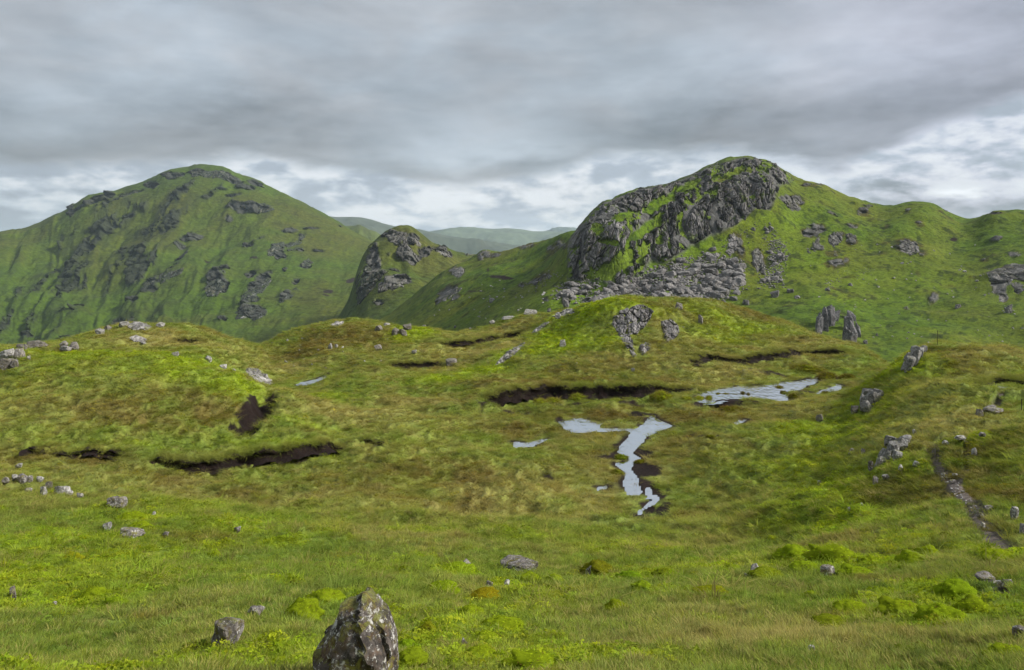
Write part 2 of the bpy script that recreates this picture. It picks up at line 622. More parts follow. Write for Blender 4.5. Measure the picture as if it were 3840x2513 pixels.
# ------------------------------------------------------------------ the moor: control survey (image x, image y, distance)
MOOR = [
    # foreground slope
    (60, 670, 7.0), (230, 670, 6.3), (360, 670, 6.2), (500, 670, 6.0), (700, 670, 5.8), (900, 670, 5.8), (1010, 670, 5.6),
    (50, 620, 10), (224, 640, 8), (360, 640, 7.6), (600, 640, 8.4), (800, 640, 8.0), (950, 640, 7.4), (1015, 632, 7.6),
    (50, 560, 17), (180, 590, 13), (300, 590, 12.5), (440, 600, 12), (600, 600, 13), (750, 600, 12), (870, 600, 11.5), (1000, 590, 11),
    (150, 545, 21), (300, 550, 22), (420, 560, 21), (500, 573, 19), (560, 556, 25), (700, 570, 17.5), (800, 560, 19.5), (900, 560, 17), (960, 560, 15.5), (1010, 550, 16),
    (30, 515, 27), (115, 508, 29), (240, 520, 30), (360, 520, 33), (500, 530, 32), (640, 540, 31), (760, 545, 26), (850, 535, 23), (930, 530, 20.5), (985, 530, 19),
    (0, 484, 36), (80, 497, 33), (200, 495, 38), (330, 490, 41), (450, 500, 40), (560, 510, 39), (650, 510, 40.5), (720, 515, 36), (800, 500, 32), (870, 490, 30), (950, 495, 24.5), (1010, 510, 21),
    (0, 460, 43), (100, 463, 43), (200, 478, 43), (300, 470, 45), (400, 465, 47), (500, 470, 47), (590, 475, 47), (650, 478, 46.5), (730, 470, 45), (800, 460, 43.5),
    (860, 455, 38), (895, 450, 35), (940, 458, 31.5), (985, 460, 29), (1020, 460, 27),
    # bog flat
    (460, 440, 55), (520, 445, 54), (580, 440, 55.5), (640, 430, 57.6), (700, 430, 57), (760, 425, 57),
    (560, 415, 62.5), (640, 408, 65), (720, 405, 66), (760, 390, 71), (800, 385, 74), (820, 405, 62), (760, 375, 79), (820, 372, 81), (855, 372, 80),
    (480, 412, 62.5), (420, 425, 58), (360, 440, 53),
    # left mound
    (0, 430, 48), (100, 430, 48), (200, 430, 49.5), (280, 430, 52), (0, 400, 53), (100, 395, 54), (200, 395, 55), (260, 405, 56), (300, 410, 57),
    (0, 374, 58), (40, 360, 62), (100, 354, 63), (160, 353, 64), (200, 360, 63.5), (240, 374, 64), (270, 388, 64), (320, 400, 64), (380, 405, 65), (330, 430, 55),
    (60, 362, 70), (120, 358, 70), (190, 364, 70), (250, 384, 72),
    (20, 352, 74), (80, 350, 78), (150, 349, 80), (210, 352, 80), (240, 360, 82),
    (10, 346, 82), (60, 341, 88), (100, 334, 98), (135, 323, 104), (165, 327, 106), (197, 327.5, 108), (192, 345, 86), (222, 338, 106), (245, 345, 98), (250, 343, 112),
    (120, 350, 122), (60, 356, 112), (197, 350, 126), (0, 362, 105), (240, 362, 128),
    # valley between and brown hummock
    (300, 384, 84), (340, 376, 84), (380, 382, 78), (270, 365, 96), (330, 360, 94), (300, 345, 108), (262, 345, 116), (285, 333, 124), (310, 327, 128),
    (345, 322, 131), (372, 323, 131), (390, 327, 128), (340, 350, 150), (390, 350, 150), (280, 362, 150),
    (380, 352, 100), (412, 329, 118), (400, 345, 104), (430, 330, 120), (449, 333, 122), (476, 330, 124), (492, 326, 126), (508, 318, 126), (540, 313.5, 124),
    (430, 350, 140), (480, 350, 145), (540, 338, 144),
    (420, 372, 90), (440, 360, 96), (470, 378, 81), (490, 345, 104), (520, 335, 110), (450, 392, 70), (400, 395, 70),
    # knoll
    (500, 365, 87), (540, 372, 80), (600, 375, 77.5), (640, 378, 75), (690, 372, 79), (520, 388, 70), (580, 386, 70.5), (640, 387, 70.2), (690, 383, 71.5),
    (540, 345, 97), (560, 330, 103), (560, 315, 110), (580, 310.5, 107), (600, 307, 104), (623, 302.5, 102), (645, 303.5, 103), (670, 302, 106), (692, 301, 108), (712, 302, 110),
    (730, 306, 111), (753, 312.5, 112), (782, 322, 112), (817, 336, 109), (854, 347, 102), (866, 351, 99), (878, 357, 93),
    (600, 340, 92.5), (600, 360, 86), (640, 335, 92), (640, 358, 85.5), (690, 325, 98), (690, 350, 88), (740, 335, 99), (740, 352, 88.5), (800, 350, 92), (840, 355, 90),
    (600, 335, 128), (660, 328, 130), (720, 335, 134), (790, 350, 132), (850, 366, 120), (560, 338, 132), (880, 372, 112),
    # right bank
    (850, 395, 65), (870, 410, 52), (850, 425, 49), (900, 385, 54), (905, 358, 62), (880, 375, 66), (914, 346.5, 65), (928, 343.5, 66), (940, 341, 67), (957, 344, 66), (983, 347.5, 65), (1010, 349.5, 64),
    (930, 365, 57), (960, 375, 50), (1000, 370, 52), (950, 400, 43), (1000, 395, 43), (900, 410, 46), (925, 430, 38), (980, 425, 36), (1020, 420, 36),
    (914, 372, 84), (940, 368, 86), (983, 372, 84), (1020, 374, 82), (890, 376, 95),
    # far side, out of sight
    (0, 376, 175), (120, 376, 175), (250, 376, 175), (400, 374, 178), (550, 370, 175), (700, 366, 170), (850, 376, 165), (950, 378, 150), (1020, 380, 150),
]
rows_m = np.r_[np.exp(np.arange(math.log(1.1), math.log(34), 0.0105)), np.arange(34, 50, 0.30), np.arange(50, 118, 0.26), np.arange(118, 176, 0.8)]
cols_m = np.r_[np.linspace(-1500, -240, 36), np.linspace(-230, 1254, 800), np.linspace(1264, 2524, 36)]
moor = Sheet([c for c in MOOR] + [(px, 243 + F * h / D, D) for px in (-100, 256, 512, 768, 1100) for h, D in ((1.70, 1.2), (2.0, 3.0))],
             cols_m, rows_m)
MX, MY = moor.X, moor.Y


def poly_world(pts, sheet, z=None):
    out = []
    for px, py in pts:
        D = sheet.hit(px, py) if z is None else F * (-z) / (py - HY)
        out.append(((px - HX) / F * D, D))
    return np.array(out)


def dist_polyline(X, Y, P):
    """distance to an open polyline, signed (+ on the right of travel), and position along it 0..1"""
    best = np.full(X.shape, 1e9)
    sgn = np.zeros(X.shape)
    pos = np.zeros(X.shape)
    L = np.r_[0, np.cumsum(np.hypot(*np.diff(P, axis=0).T))]
    for i in range(len(P) - 1):
        a, b = P[i], P[i + 1]
        ab = b - a
        l2 = max((ab ** 2).sum(), 1e-9)
        t = np.clip(((X - a[0]) * ab[0] + (Y - a[1]) * ab[1]) / l2, 0, 1)
        dx, dy = X - a[0] - t * ab[0], Y - a[1] - t * ab[1]
        d = np.hypot(dx, dy)
        m = d < best
        best = np.where(m, d, best)
        sgn = np.where(m, np.sign(ab[1] * dx - ab[0] * dy), sgn)
        pos = np.where(m, (L[i] + t * math.sqrt(l2)) / L[-1], pos)
    return best, sgn, pos


def sdf_poly(X, Y, P):
    """signed distance to a closed polygon, negative inside"""
    d = np.full(X.shape, 1e9)
    inside = np.zeros(X.shape, bool)
    n = len(P)
    for i in range(n):
        a, b = P[i], P[(i + 1) % n]
        ab = b - a
        l2 = max((ab ** 2).sum(), 1e-12)
        t = np.clip(((X - a[0]) * ab[0] + (Y - a[1]) * ab[1]) / l2, 0, 1)
        d = np.minimum(d, np.hypot(X - a[0] - t * ab[0], Y - a[1] - t * ab[1]))
        c = (a[1] > Y) != (b[1] > Y)
        with np.errstate(divide='ignore', invalid='ignore'):
            xx = (b[0] - a[0]) * (Y - a[1]) / (b[1] - a[1] + 1e-12) + a[0]
        inside ^= c & (X < xx)
    return np.where(inside, -d, d)


# vegetation zones on the moor: (x, y, rx, ry, kind, strength) around surveyed points
ZONES = [
    # bright bilberry and moss
    (205, 372, 50, 12, 'M', 1), (235, 384, 26, 8, 'M', 1), (130, 362, 60, 9, 'M', .7), (70, 356, 45, 4, 'M', .7), (60, 600, 75, 22, 'M', .7), (45, 570, 60, 12, 'M', .6),
    (140, 520, 55, 8, 'M', .6), (75, 540, 60, 10, 'M', .55), (250, 533, 40, 10, 'M', .6), (190, 510, 40, 5, 'M', .5), (590, 318, 42, 14, 'M', 1.1), (560, 335, 34, 16, 'M', 1), (600, 345, 30, 12, 'M', .8), (640, 310, 30, 5, 'M', .7), (715, 335, 40, 8, 'M', .6), (610, 308, 20, 5, 'M', .9),
    (745, 328, 42, 9, 'M', .7), (700, 312, 18, 6, 'M', .5), (480, 370, 26, 5, 'M', .9), (440, 383, 28, 4, 'M', .9), (412, 335, 20, 6, 'M', 1.2), (505, 357, 15, 5, 'M', .7),
    (870, 405, 22, 18, 'M', .6), (890, 380, 22, 14, 'M', .8), (905, 360, 14, 8, 'M', .8), (815, 500, 45, 16, 'M', .9), (840, 520, 40, 14, 'M', .9), (780, 520, 25, 8, 'M', .5), (870, 470, 35, 12, 'M', .5), (850, 425, 30, 10, 'M', .6),
    (840, 565, 45, 9, 'M', .9), (920, 615, 60, 12, 'M', .7), (960, 600, 30, 10, 'M', .8), (500, 610, 60, 12, 'M', .5), (520, 640, 40, 10, 'M', .5), (300, 422, 30, 6, 'M', .6), (280, 446, 50, 3, 'M', .7), (150, 445, 30, 3, 'M', .5),
    (1010, 556, 20, 6, 'M', .8), (975, 450, 14, 5, 'M', .7), (350, 600, 35, 8, 'M', .5), (640, 570, 40, 5, 'M', .3), (300, 655, 40, 10, 'M', .3), (320, 395, 40, 2, 'M', .6),
    (30, 590, 60, 30, 'M', .6), (120, 600, 60, 20, 'M', .6), (180, 575, 60, 12, 'M', .5), (110, 560, 60, 12, 'M', .55), (20, 540, 40, 14, 'M', .5), (210, 380, 60, 10, 'M', .9), (150, 372, 60, 6, 'M', .6), (440, 620, 40, 12, 'M', .5), (830, 480, 40, 12, 'M', .6), (900, 540, 40, 8, 'M', .4), (990, 610, 30, 14, 'M', .5), (540, 600, 40, 8, 'M', .4), (560, 660, 50, 8, 'M', .4),
    # lush green grass
    (330, 575, 80, 18, 'G', 1), (300, 610, 80, 18, 'G', 1), (500, 540, 60, 7, 'G', .8), (620, 535, 80, 7, 'G', .9), (560, 545, 60, 5, 'G', .8), (343, 427, 28, 4, 'G', .9), (476, 437, 38, 5, 'G', .8),
    (300, 645, 90, 20, 'G', .6), (60, 640, 80, 30, 'G', .6), (30, 420, 40, 12, 'G', .6), (90, 430, 60, 8, 'G', .5), (700, 430, 50, 8, 'G', .4), (740, 460, 60, 14, 'G', .6), (800, 440, 40, 12, 'G', .6), (560, 350, 20, 12, 'G', .6),
    (720, 352, 40, 3, 'G', .5), (680, 362, 40, 4, 'G', .6), (760, 345, 40, 6, 'G', .4), (480, 460, 60, 8, 'G', .4), (520, 455, 40, 8, 'G', .4), (930, 365, 20, 5, 'G', .6), (200, 560, 80, 16, 'G', .6), (1010, 620, 20, 14, 'G', .6),
    # straw sedge
    (760, 640, 130, 24, 'S', 1), (640, 655, 120, 16, 'S', .7), (700, 612, 90, 12, 'S', .6), (450, 510, 110, 14, 'S', .8), (560, 520, 70, 10, 'S', .7), (400, 540, 60, 10, 'S', .5), (720, 372, 50, 4, 'S', .9), (700, 380, 40, 3, 'S', .7),
    (1000, 358, 40, 6, 'S', 1), (960, 388, 50, 5, 'S', .8), (900, 395, 20, 4, 'S', .5), (600, 470, 50, 14, 'S', .5), (540, 490, 60, 12, 'S', .7), (420, 335, 50, 4, 'S', .7), (500, 330, 40, 5, 'S', .8), (480, 350, 40, 5, 'S', .8),
    (420, 400, 60, 5, 'S', .8), (350, 410, 60, 6, 'S', .6), (200, 345, 60, 4, 'S', .6), (300, 370, 50, 5, 'S', .5), (800, 345, 50, 6, 'S', .6), (700, 540, 60, 8, 'S', .5), (820, 545, 40, 6, 'S', .5), (900, 575, 50, 8, 'S', .5),
    # brown heather and deer grass
    (340, 338, 60, 12, 'B', .9), (300, 345, 30, 8, 'B', .6), (390, 340, 26, 6, 'B', .7), (560, 384, 90, 4, 'B', .8), (650, 380, 50, 4, 'B', .8), (610, 414, 60, 4, 'B', .9), (690, 415, 50, 8, 'B', .8), (720, 420, 40, 6, 'B', .7), (540, 412, 40, 6, 'B', .6),
    (530, 430, 50, 7, 'B', .6), (580, 428, 40, 5, 'B', .5), (100, 405, 80, 14, 'B', .45), (220, 410, 40, 16, 'B', .8), (160, 425, 60, 8, 'B', .6), (60, 455, 60, 5, 'B', .9), (150, 470, 60, 5, 'B', .7), (430, 480, 80, 10, 'B', .7), (350, 480, 50, 8, 'B', .5),
    (900, 495, 34, 16, 'B', .9), (940, 480, 30, 14, 'B', .7), (995, 490, 40, 24, 'B', .9), (985, 455, 40, 10, 'B', .7), (940, 355, 22, 9, 'B', .9), (955, 368, 20, 5, 'B', .5), (760, 515, 30, 7, 'B', .7), (700, 505, 25, 8, 'B', .6), (190, 540, 40, 3, 'B', .8), (215, 547, 35, 3, 'B', .8),
    (750, 315, 30, 5, 'B', .6), (700, 320, 30, 10, 'B', .6), (660, 315, 20, 10, 'B', .6), (770, 340, 50, 6, 'B', .4), (560, 470, 40, 6, 'B', .5), (590, 455, 40, 6, 'B', .5), (680, 440, 30, 6, 'B', .6), (920, 450, 20, 8, 'B', .4), (130, 352, 60, 2, 'B', .7), (440, 365, 50, 2, 'B', .6),
    (680, 345, 60, 8, 'B', .3), (870, 350, 10, 2, 'B', .3), (350, 556, 40, 4, 'B', .5), (1000, 575, 20, 6, 'B', .6), (830, 545, 60, 4, 'B', .4), (600, 572, 30, 4, 'B', .5),
    (895, 490, 30, 14, 'D', .9), (915, 500, 26, 12, 'D', .8), (965, 470, 22, 10, 'D', .6), (1000, 500, 26, 16, 'D', .7), (990, 530, 20, 8, 'D', .6), (955, 352, 14, 6, 'D', .6), (770, 512, 20, 5, 'D', .6), (640, 420, 30, 4, 'D', .4), (690, 425, 26, 5, 'D', .4),
    (60, 410, 90, 22, 'S', .6), (120, 385, 80, 12, 'S', .5), (380, 470, 90, 10, 'B', .55), (420, 500, 70, 8, 'B', .5), (480, 490, 60, 8, 'S', .6), (330, 500, 60, 8, 'S', .6), (260, 490, 60, 6, 'B', .5),
    (640, 365, 60, 5, 'S', .5), (590, 372, 60, 5, 'B', .6), (780, 350, 40, 5, 'S', .6), (720, 340, 40, 6, 'S', .5), (960, 362, 30, 6, 'S', .6), (940, 392, 50, 6, 'S', .6), (950, 425, 40, 8, 'S', .5), (1000, 435, 30, 8, 'S', .4),
    (820, 430, 40, 10, 'M', .7), (800, 465, 40, 12, 'M', .6), (845, 440, 30, 12, 'M', .7), (790, 480, 40, 10, 'G', .7), (680, 480, 50, 12, 'G', .5), (660, 540, 60, 6, 'G', .8), (430, 565, 80, 10, 'G', .6), (370, 590, 60, 20, 'G', .7), (130, 640, 100, 24, 'G', .7),
    # bare wet peat
    (618, 447, 9, 6, 'P', 1), (612, 458, 18, 2.5, 'P', .9), (636, 470, 20, 8, 'P', 1.1), (646, 490, 20, 9, 'P', 1.1), (654, 506, 22, 8, 'P', 1), (640, 514, 20, 4, 'P', .8), (626, 455, 16, 6, 'P', 1), (700, 403, 16, 4, 'P', .8), (590, 428, 30, 2, 'P', .6), (645, 452, 10, 5, 'P', 1), (690, 438, 12, 4, 'P', .8), (710, 445, 15, 2.5, 'P', .7),
    (548, 436, 16, 3, 'P', .9), (560, 418, 6, 4, 'P', .8), (548, 478, 9, 3, 'P', .8), (712, 410, 14, 3.5, 'P', .7), (640, 412, 12, 3, 'P', .9), (745, 402, 42, 4.5, 'P', .55), (805, 391, 18, 4, 'P', .6), (770, 376, 50, 2.5, 'P', .5), (600, 400, 100, 3, 'P', .55), (500, 405, 40, 3, 'P', .5),
    (257, 408, 11, 15, 'P', 1.8), (243, 423, 15, 5, 'P', 1.6), (264, 397, 11, 5, 'P', 1.5), (378, 446, 12, 2, 'P', 1.1), (400, 447, 8, 1.5, 'P', .6), (110, 460, 14, 2, 'P', .6), (445, 412, 20, 1.5, 'P', .6), (720, 392, 8, 3, 'P', .9), (190, 544, 30, 2.5, 'P', .5),
    (700, 394, 8, 3, 'P', 1), (990, 388, 24, 3, 'P', .8), (830, 378, 16, 3, 'P', .6),
]


def zone_field(sheet, kinds, zones):
    out = {k: np.zeros(sheet.X.shape, np.float32) for k in kinds}
    wx = fbm(sheet.X * 0.35, sheet.Y * 0.35, octs=3, seed=31)
    wy = fbm(sheet.X * 0.35 + 50, sheet.Y * 0.35, octs=3, seed=37)
    for px, py, rx, ry, k, s in zones:
        D = sheet.hit(px, py)
        a = rx * D / F
        near, far = sheet.hit(px, py + ry), sheet.hit(px, py - ry)
        b = max(0.5 * (far - near), 0.35 * ry * D / F)
        b = min(b, max(2.2 * a, 0.10 * D))
        yc = D if abs(0.5 * (near + far) - D) > b else 0.5 * (near + far)
        xc = (px - HX) / F * yc
        r2 = ((sheet.X - xc) / a + wx * 0.55) ** 2 + ((sheet.Y - yc) / b + wy * 0.55) ** 2
        m = r2 < 4
        out[k][m] = np.maximum(out[k][m], s * np.exp(-(r2[m] ** 1.5) * 0.8))
    return out


PXC = HX + F * MX / MY
ZF = zone_field(moor, 'MGSBPD', ZONES)

# --- peat hags: cut banks, given by the line of the lip, height and width of the hollow in front
HAGS = [
    ([(478, 402), (507, 397), (540, 391), (556, 390), (572, 391.5), (600, 390.5), (640, 390.5), (668, 387), (690, 383.5), (702, 386)], 0.85, 2.2,
     'long dark peat bank under brown turf at foot of central knoll'),
    ([(686, 370), (698, 365), (709, 360), (740, 360), (768, 359.5), (790, 357), (800, 352.5), (812, 354), (833, 357), (856, 358)], 0.62, 2.0,
     'dark peat bank winding behind the large pool'),
    ([(31, 450), (54, 454), (86, 452), (107, 452.5), (129, 456)], 0.22, 1.0, 'low brown peat bank at foot of left mound'),
    ([(155, 457), (182, 464), (200, 467), (216, 465), (234, 459), (265, 458), (293, 457), (310, 452), (330, 448), (352, 447)], 0.52, 1.8,
     'deep peat bank under overhanging grass left of the stream'),
    ([(388, 366.5), (402, 365.5), (421, 365), (443, 361)], 0.62, 2.2, 'short curved peat bank left of the knoll'),
    ([(440, 346), (458, 346), (476, 342.5), (498, 336), (523, 330.5)], 0.52, 2.2, 'slanting peat bank high on slope left of the knoll'),
    ([(178, 339.5), (191, 339), (204, 341)], 0.75, 2.6, 'small black peat bank on far left hummock'),
    ([(966, 386), (983, 382.5), (996, 380.5), (1008, 381.5), (1024, 384), (1060, 388)], 0.62, 2.0, 'black peat bank at right edge above the path'),
    ([(365, 443.5), (377, 443), (389, 446)], 0.28, 1.2, 'tiny peat scar right of the deep left bank'),
]
hag_w = []
peatmask = np.zeros(MX.shape, np.float32)
lipmask = np.zeros(MX.shape, np.float32)
for lip, h, wd, lab in HAGS:
    P = poly_world(lip, moor)
    # resample and roughen the line
    L = np.r_[0, np.cumsum(np.hypot(*np.diff(P, axis=0).T))]
    s = np.arange(0, L[-1], 0.22)
    P = np.c_[np.interp(s, L, P[:, 0]), np.interp(s, L, P[:, 1])]
    P[:, 1] += 0.45 * fbm(s * 0.55, s * 0 + 3.3, octs=3, seed=5)
    P[:, 0] += 0.25 * fbm(s * 0.8, s * 0 + 9.3, octs=3, seed=6)
    hag_w.append(P)
    x0, x1 = P[:, 0].min() - 8, P[:, 0].max() + 8
    y0, y1 = P[:, 1].min() - 8, P[:, 1].max() + 8
    m = (MX > x0) & (MX < x1) & (MY > y0) & (MY < y1)
    d, sg, pos = dist_polyline(MX[m], MY[m], P[::2])
    ds = d * sg                                   # + = towards the camera side (line runs left to right)
    taper = np.clip(np.minimum(pos, 1 - pos) * 14, 0, 1) ** 0.7
    stp = sstep(ds, -0.36, -0.08)
    moor.Z[m] -= 0.72 * h * stp * (1 - sstep(ds, 0.9, 7.0)) * taper
    moor.Z[m] += 0.38 * h * (1 - stp) * np.exp(np.minimum(ds, 0) / 2.2) * taper
    peatmask[m] = np.maximum(peatmask[m], sstep(ds, -0.02, 0.10) * (1 - sstep(ds, 0.10 * wd, 0.30 * wd + 0.25 * fbm(MX[m] * 1.5, MY[m] * 1.5, octs=2, seed=35))) * np.clip(taper * 1.5, 0, 1))
    lipmask[m] = np.maximum(lipmask[m], taper * np.exp(-((ds + 0.25) / 0.35) ** 2))

# gully on the left mound
for px, py, rx, ry, dep in [(257, 409, 11, 15, 1.0), (243, 423, 15, 5, 0.6), (263, 397, 10, 6, 0.8)]:
    w = moor.world(px, py)
    a = rx * w[1] / F
    b = max(0.5 * (moor.hit(px, py - ry) - moor.hit(px, py + ry)), a)
    r2 = ((MX - w[0]) / a) ** 2 + ((MY - w[1]) / b) ** 2
    moor.Z -= dep * np.exp(-r2 ** 2 * 0.8) * (1 + 0.2 * fbm(MX * 2, MY * 2, octs=2, seed=88))


# --- water sheets
def R19(pts, oy=293.3):
    return [(506.7 + x * .12325, oy + y * .12325) for x, y in pts]


WATER = [
    ('bog_pool', 'large pale pool with small islands below the knoll',
     [(696.5, 395.6), (706, 392), (723.6, 388.2), (735, 386.4), (765, 385), (784, 382), (797, 381.2), (806, 379.5), (817, 376.5), (822, 378.5), (815, 383.5), (805, 386), (800, 390), (789, 390.8),
      (784, 394.3), (792, 398.5), (782, 401.5), (772.5, 400), (760, 398), (743, 398.5), (735, 399), (718, 400), (714, 402.5), (706, 403), (697, 402)]),
    ('bog_pool', 'narrow pool at right end of the bog', [(815, 394.5), (822, 389.5), (831, 388), (838, 384.5), (842, 386), (838, 390), (824, 393.5)]),
    ('bog_pool', 'small pool in the mud below the large pool', [(704, 402), (710, 402.5), (716, 405), (722, 404.5), (731, 407), (733, 410), (724, 411), (714, 408.5), (706, 405.5)]),
    ('stream', 'forked pale stream running through the bog',
     R19([(420, 1040), (470, 1035), (560, 1010), (620, 1010), (680, 1040), (790, 1055), (740, 1075), (760, 1095), (920, 1095), (1040, 1100), (1080, 1080), (1130, 1040), (1180, 985), (1220, 1020), (1260, 1045),
          (1320, 1065), (1340, 1080), (1300, 1100), (1220, 1120), (1190, 1145), (1140, 1160), (1100, 1210), (1060, 1250), (1030, 1280), (1010, 1300), (1060, 1330), (1085, 1350), (1050, 1375), (1020, 1395), (1000, 1425),
          (1050, 1480), (1070, 1560), (1095, 1640), (1040, 1640), (970, 1625), (950, 1560), (960, 1480), (935, 1425), (880, 1390), (900, 1372), (960, 1372), (1000, 1345), (960, 1322), (905, 1290), (910, 1255),
          (950, 1210), (1000, 1160), (1010, 1130), (970, 1112), (900, 1118), (760, 1122), (640, 1128), (520, 1130), (460, 1090)])),
    ('stream', 'broken trickle at the lower end of the stream', R19([(1110, 95), (1160, 92), (1172, 135), (1225, 140), (1232, 178), (1190, 218), (1140, 240), (1080, 296), (1055, 276), (1120, 228), (1165, 190), (1150, 150), (1118, 136)], 478.1)),
    ('bog_pool', 'shallow reedy puddle left of the stream', [(513, 441.5), (527, 443), (540, 439.5), (550, 438.8), (537, 444), (531, 447), (516, 447)]),
    ('stream', 'thin bright trickle in the hollow behind the left mound', [(296, 384.6), (302, 382), (309, 381), (318, 378.8), (330, 373), (331, 374), (319, 381), (309, 384.8), (300, 386)]),
    ('bog_pool', 'tiny puddle beside the stream bank', [(597, 487.5), (606, 486.3), (607, 489), (598, 489.8)]),
    ('bog_pool', 'tiny puddle right of the fork in the bog', [(734, 422.5), (740, 420), (746, 419.5), (742, 423), (736, 424.5)]),
    ('bog_pool', 'tiny white puddle under the right peat bank', [(993, 387.5), (998, 385.6), (1005, 387), (1008, 389.5), (1000, 390)]),
]
water_jobs = []
water_d = np.full(MX.shape, 9.0)
for nm, lab, pts in WATER:
    P0 = poly_world(pts, moor)
    c = np.mean(pts, axis=0)
    zs = np.array([moor.at(p[0], p[1], moor.Z0) for p in P0])
    zw = float(np.median(zs)) - 0.10
    if nm == 'bog_pool' and 'large' in lab:
        zw_pool = zw
    P = np.array([((px - HX) / F * (F * -zw / (py - HY)), F * -zw / (py - HY)) for px, py in pts])
    m = (MX > P[:, 0].min() - 6) & (MX < P[:, 0].max() + 6) & (MY > P[:, 1].min() - 7) & (MY < P[:, 1].max() + 7)
    d = sdf_poly(MX[m], MY[m], P)
    d = d + 0.30 * fbm(MX[m] * 1.3, MY[m] * 0.9, octs=3, seed=61) * (min(1.0, np.ptp(P[:, 0]) / 4) if nm == 'bog_pool' else 0.35)
    k = 1 - sstep(d, 0.4, 5.0)
    zt = np.where(d < 0, zw - 0.14 + 0.06 * np.exp(d * 3), zw + 0.015 + np.minimum(d, 3.0) * 0.035)
    kk = np.where(peatmask[m] > 0.3, np.where(d < 0.15, k, k * 0.0), k)
    kk = np.where((d < water_d[m]) & (water_d[m] > 0.25), kk * np.clip((water_d[m] - d) / 0.6, 0, 1), 0)
    moor.Z[m] = moor.Z[m] * (1 - kk) + zt * kk
    water_d[m] = np.minimum(water_d[m], d)
    water_jobs.append((nm, lab, P, zw))

# --- path
PATHS = [
    ([(951, 441.5), (946, 443.5), (940.5, 445.5), (934.5, 450), (932.6, 456), (934.5, 462), (938, 468), (943, 474), (952, 480), (958.7, 489.8), (967.7, 499), (974, 507), (980, 517), (985, 527), (995, 538), (1003, 546), (1012, 552)], 0.20,
     'narrow gritty footpath winding up the right bank'),
    ([(969.5, 447), (966, 454.6), (969, 465), (965, 474), (958, 482)], 0.10, 'faint side branch of the footpath near the bend'),
    ([(1001, 392), (1003, 400), (998, 406), (990, 411), (984, 416)], 0.16, 'worn stony stretch of path below the right peat bank'),
    ([(982, 572), (990, 579), (997, 586), (1004, 594), (1010, 602)], 0.09, 'short eroded stretch of path among rocks at lower right'),
]
path_d = np.full(MX.shape, 9.0)
path_w = []
for pts, hw, lab in PATHS:
    P = poly_world(pts, moor)
    L = np.r_[0, np.cumsum(np.hypot(*np.diff(P, axis=0).T))]
    s = np.arange(0, L[-1], 0.12)
    P = np.c_[np.interp(s, L, P[:, 0]), np.interp(s, L, P[:, 1])]
    k = np.ones(9) / 9
    if len(P) > 20:
        Pp = np.pad(P, ((4, 4), (0, 0)), mode='edge')
        P = np.c_[np.convolve(Pp[:, 0], k, 'valid'), np.convolve(Pp[:, 1], k, 'valid')]
    path_w.append(P)
    m = (MX > P[:, 0].min() - 1.5) & (MX < P[:, 0].max() + 1.5) & (MY > P[:, 1].min() - 1.5) & (MY < P[:, 1].max() + 1.5)
    d = dist_polyline(MX[m], MY[m], P[::3])[0] / hw
    path_d[m] = np.minimum(path_d[m], d)
path_m = (1 - sstep(path_d, 0.8, 1.5)) * sstep(fbm(MX * 2.2, MY * 1.6, octs=3, seed=66), -0.45, -0.1)
moor.Z -= 0.07 * path_m

# --- relief: hummocks, tussocks
D_ = moor.D
open_ = np.clip(1 - peatmask, 0, 1) * sstep(water_d, 0.4, 4.0) * (1 - path_m)
big = fbm(MX * 0.16, MY * 0.16, octs=3, seed=11)
moor.Z += open_ * (0.60 * big * sstep(D_, 8, 40) + 0.38 * fbm(MX * 0.09 + 5, MY * 0.09, octs=2, seed=19) * sstep(D_, 20, 36) * (1 - sstep(D_, 100, 118)) + 0.34 * fbm(MX * 0.42, MY * 0.32, octs=3, seed=16) * sstep(D_, 12, 35))
tus = fbm(MX * 1.15, MY * 0.85, octs=3, seed=12)
tus = np.abs(tus)
moor.Z += open_ * (0.09 + 0.30 * sstep(D_, 12, 45)) * (0.45 - tus * 1.6)
near = 1 - sstep(D_, 24, 45)
moor.Z += open_ * near * (0.10 * fbm(MX * 0.45, MY * 0.45, octs=3, seed=17) + 0.09 * (0.3 - np.abs(fbm(MX * 1.1 + 3, MY * 0.9, octs=2, seed=18))))
fine = fbm(MX * 4.5, MY * 4.0, octs=2, seed=13)
moor.Z += 0.025 * fine * np.clip(open_ + 0.6, 0, 1) * (1 - sstep(D_, 30, 60))
shrub = np.clip(ZF['M'], 0, 1)
cush = np.abs(fbm(MX * 1.0 + 7, MY * 0.8, octs=2, seed=14))
moor.Z += open_ * shrub * (0.10 + 0.08 * sstep(D_, 15, 40)) * (0.9 - 2.4 * cush)

# --- ground colour (albedo)
C = {'G': (.108, .152, .022), 'M': (.186, .246, .014), 'S': (.212, .198, .056), 'B': (.114, .090, .024), 'P': (.010, .0062, .005), 'D': (.040, .062, .010)}
C = {k: np.array(v, np.float32) for k, v in C.items()}


def lerp(a, b, t):
    return a + (b - a) * np.clip(t, 0, 1)[..., None]


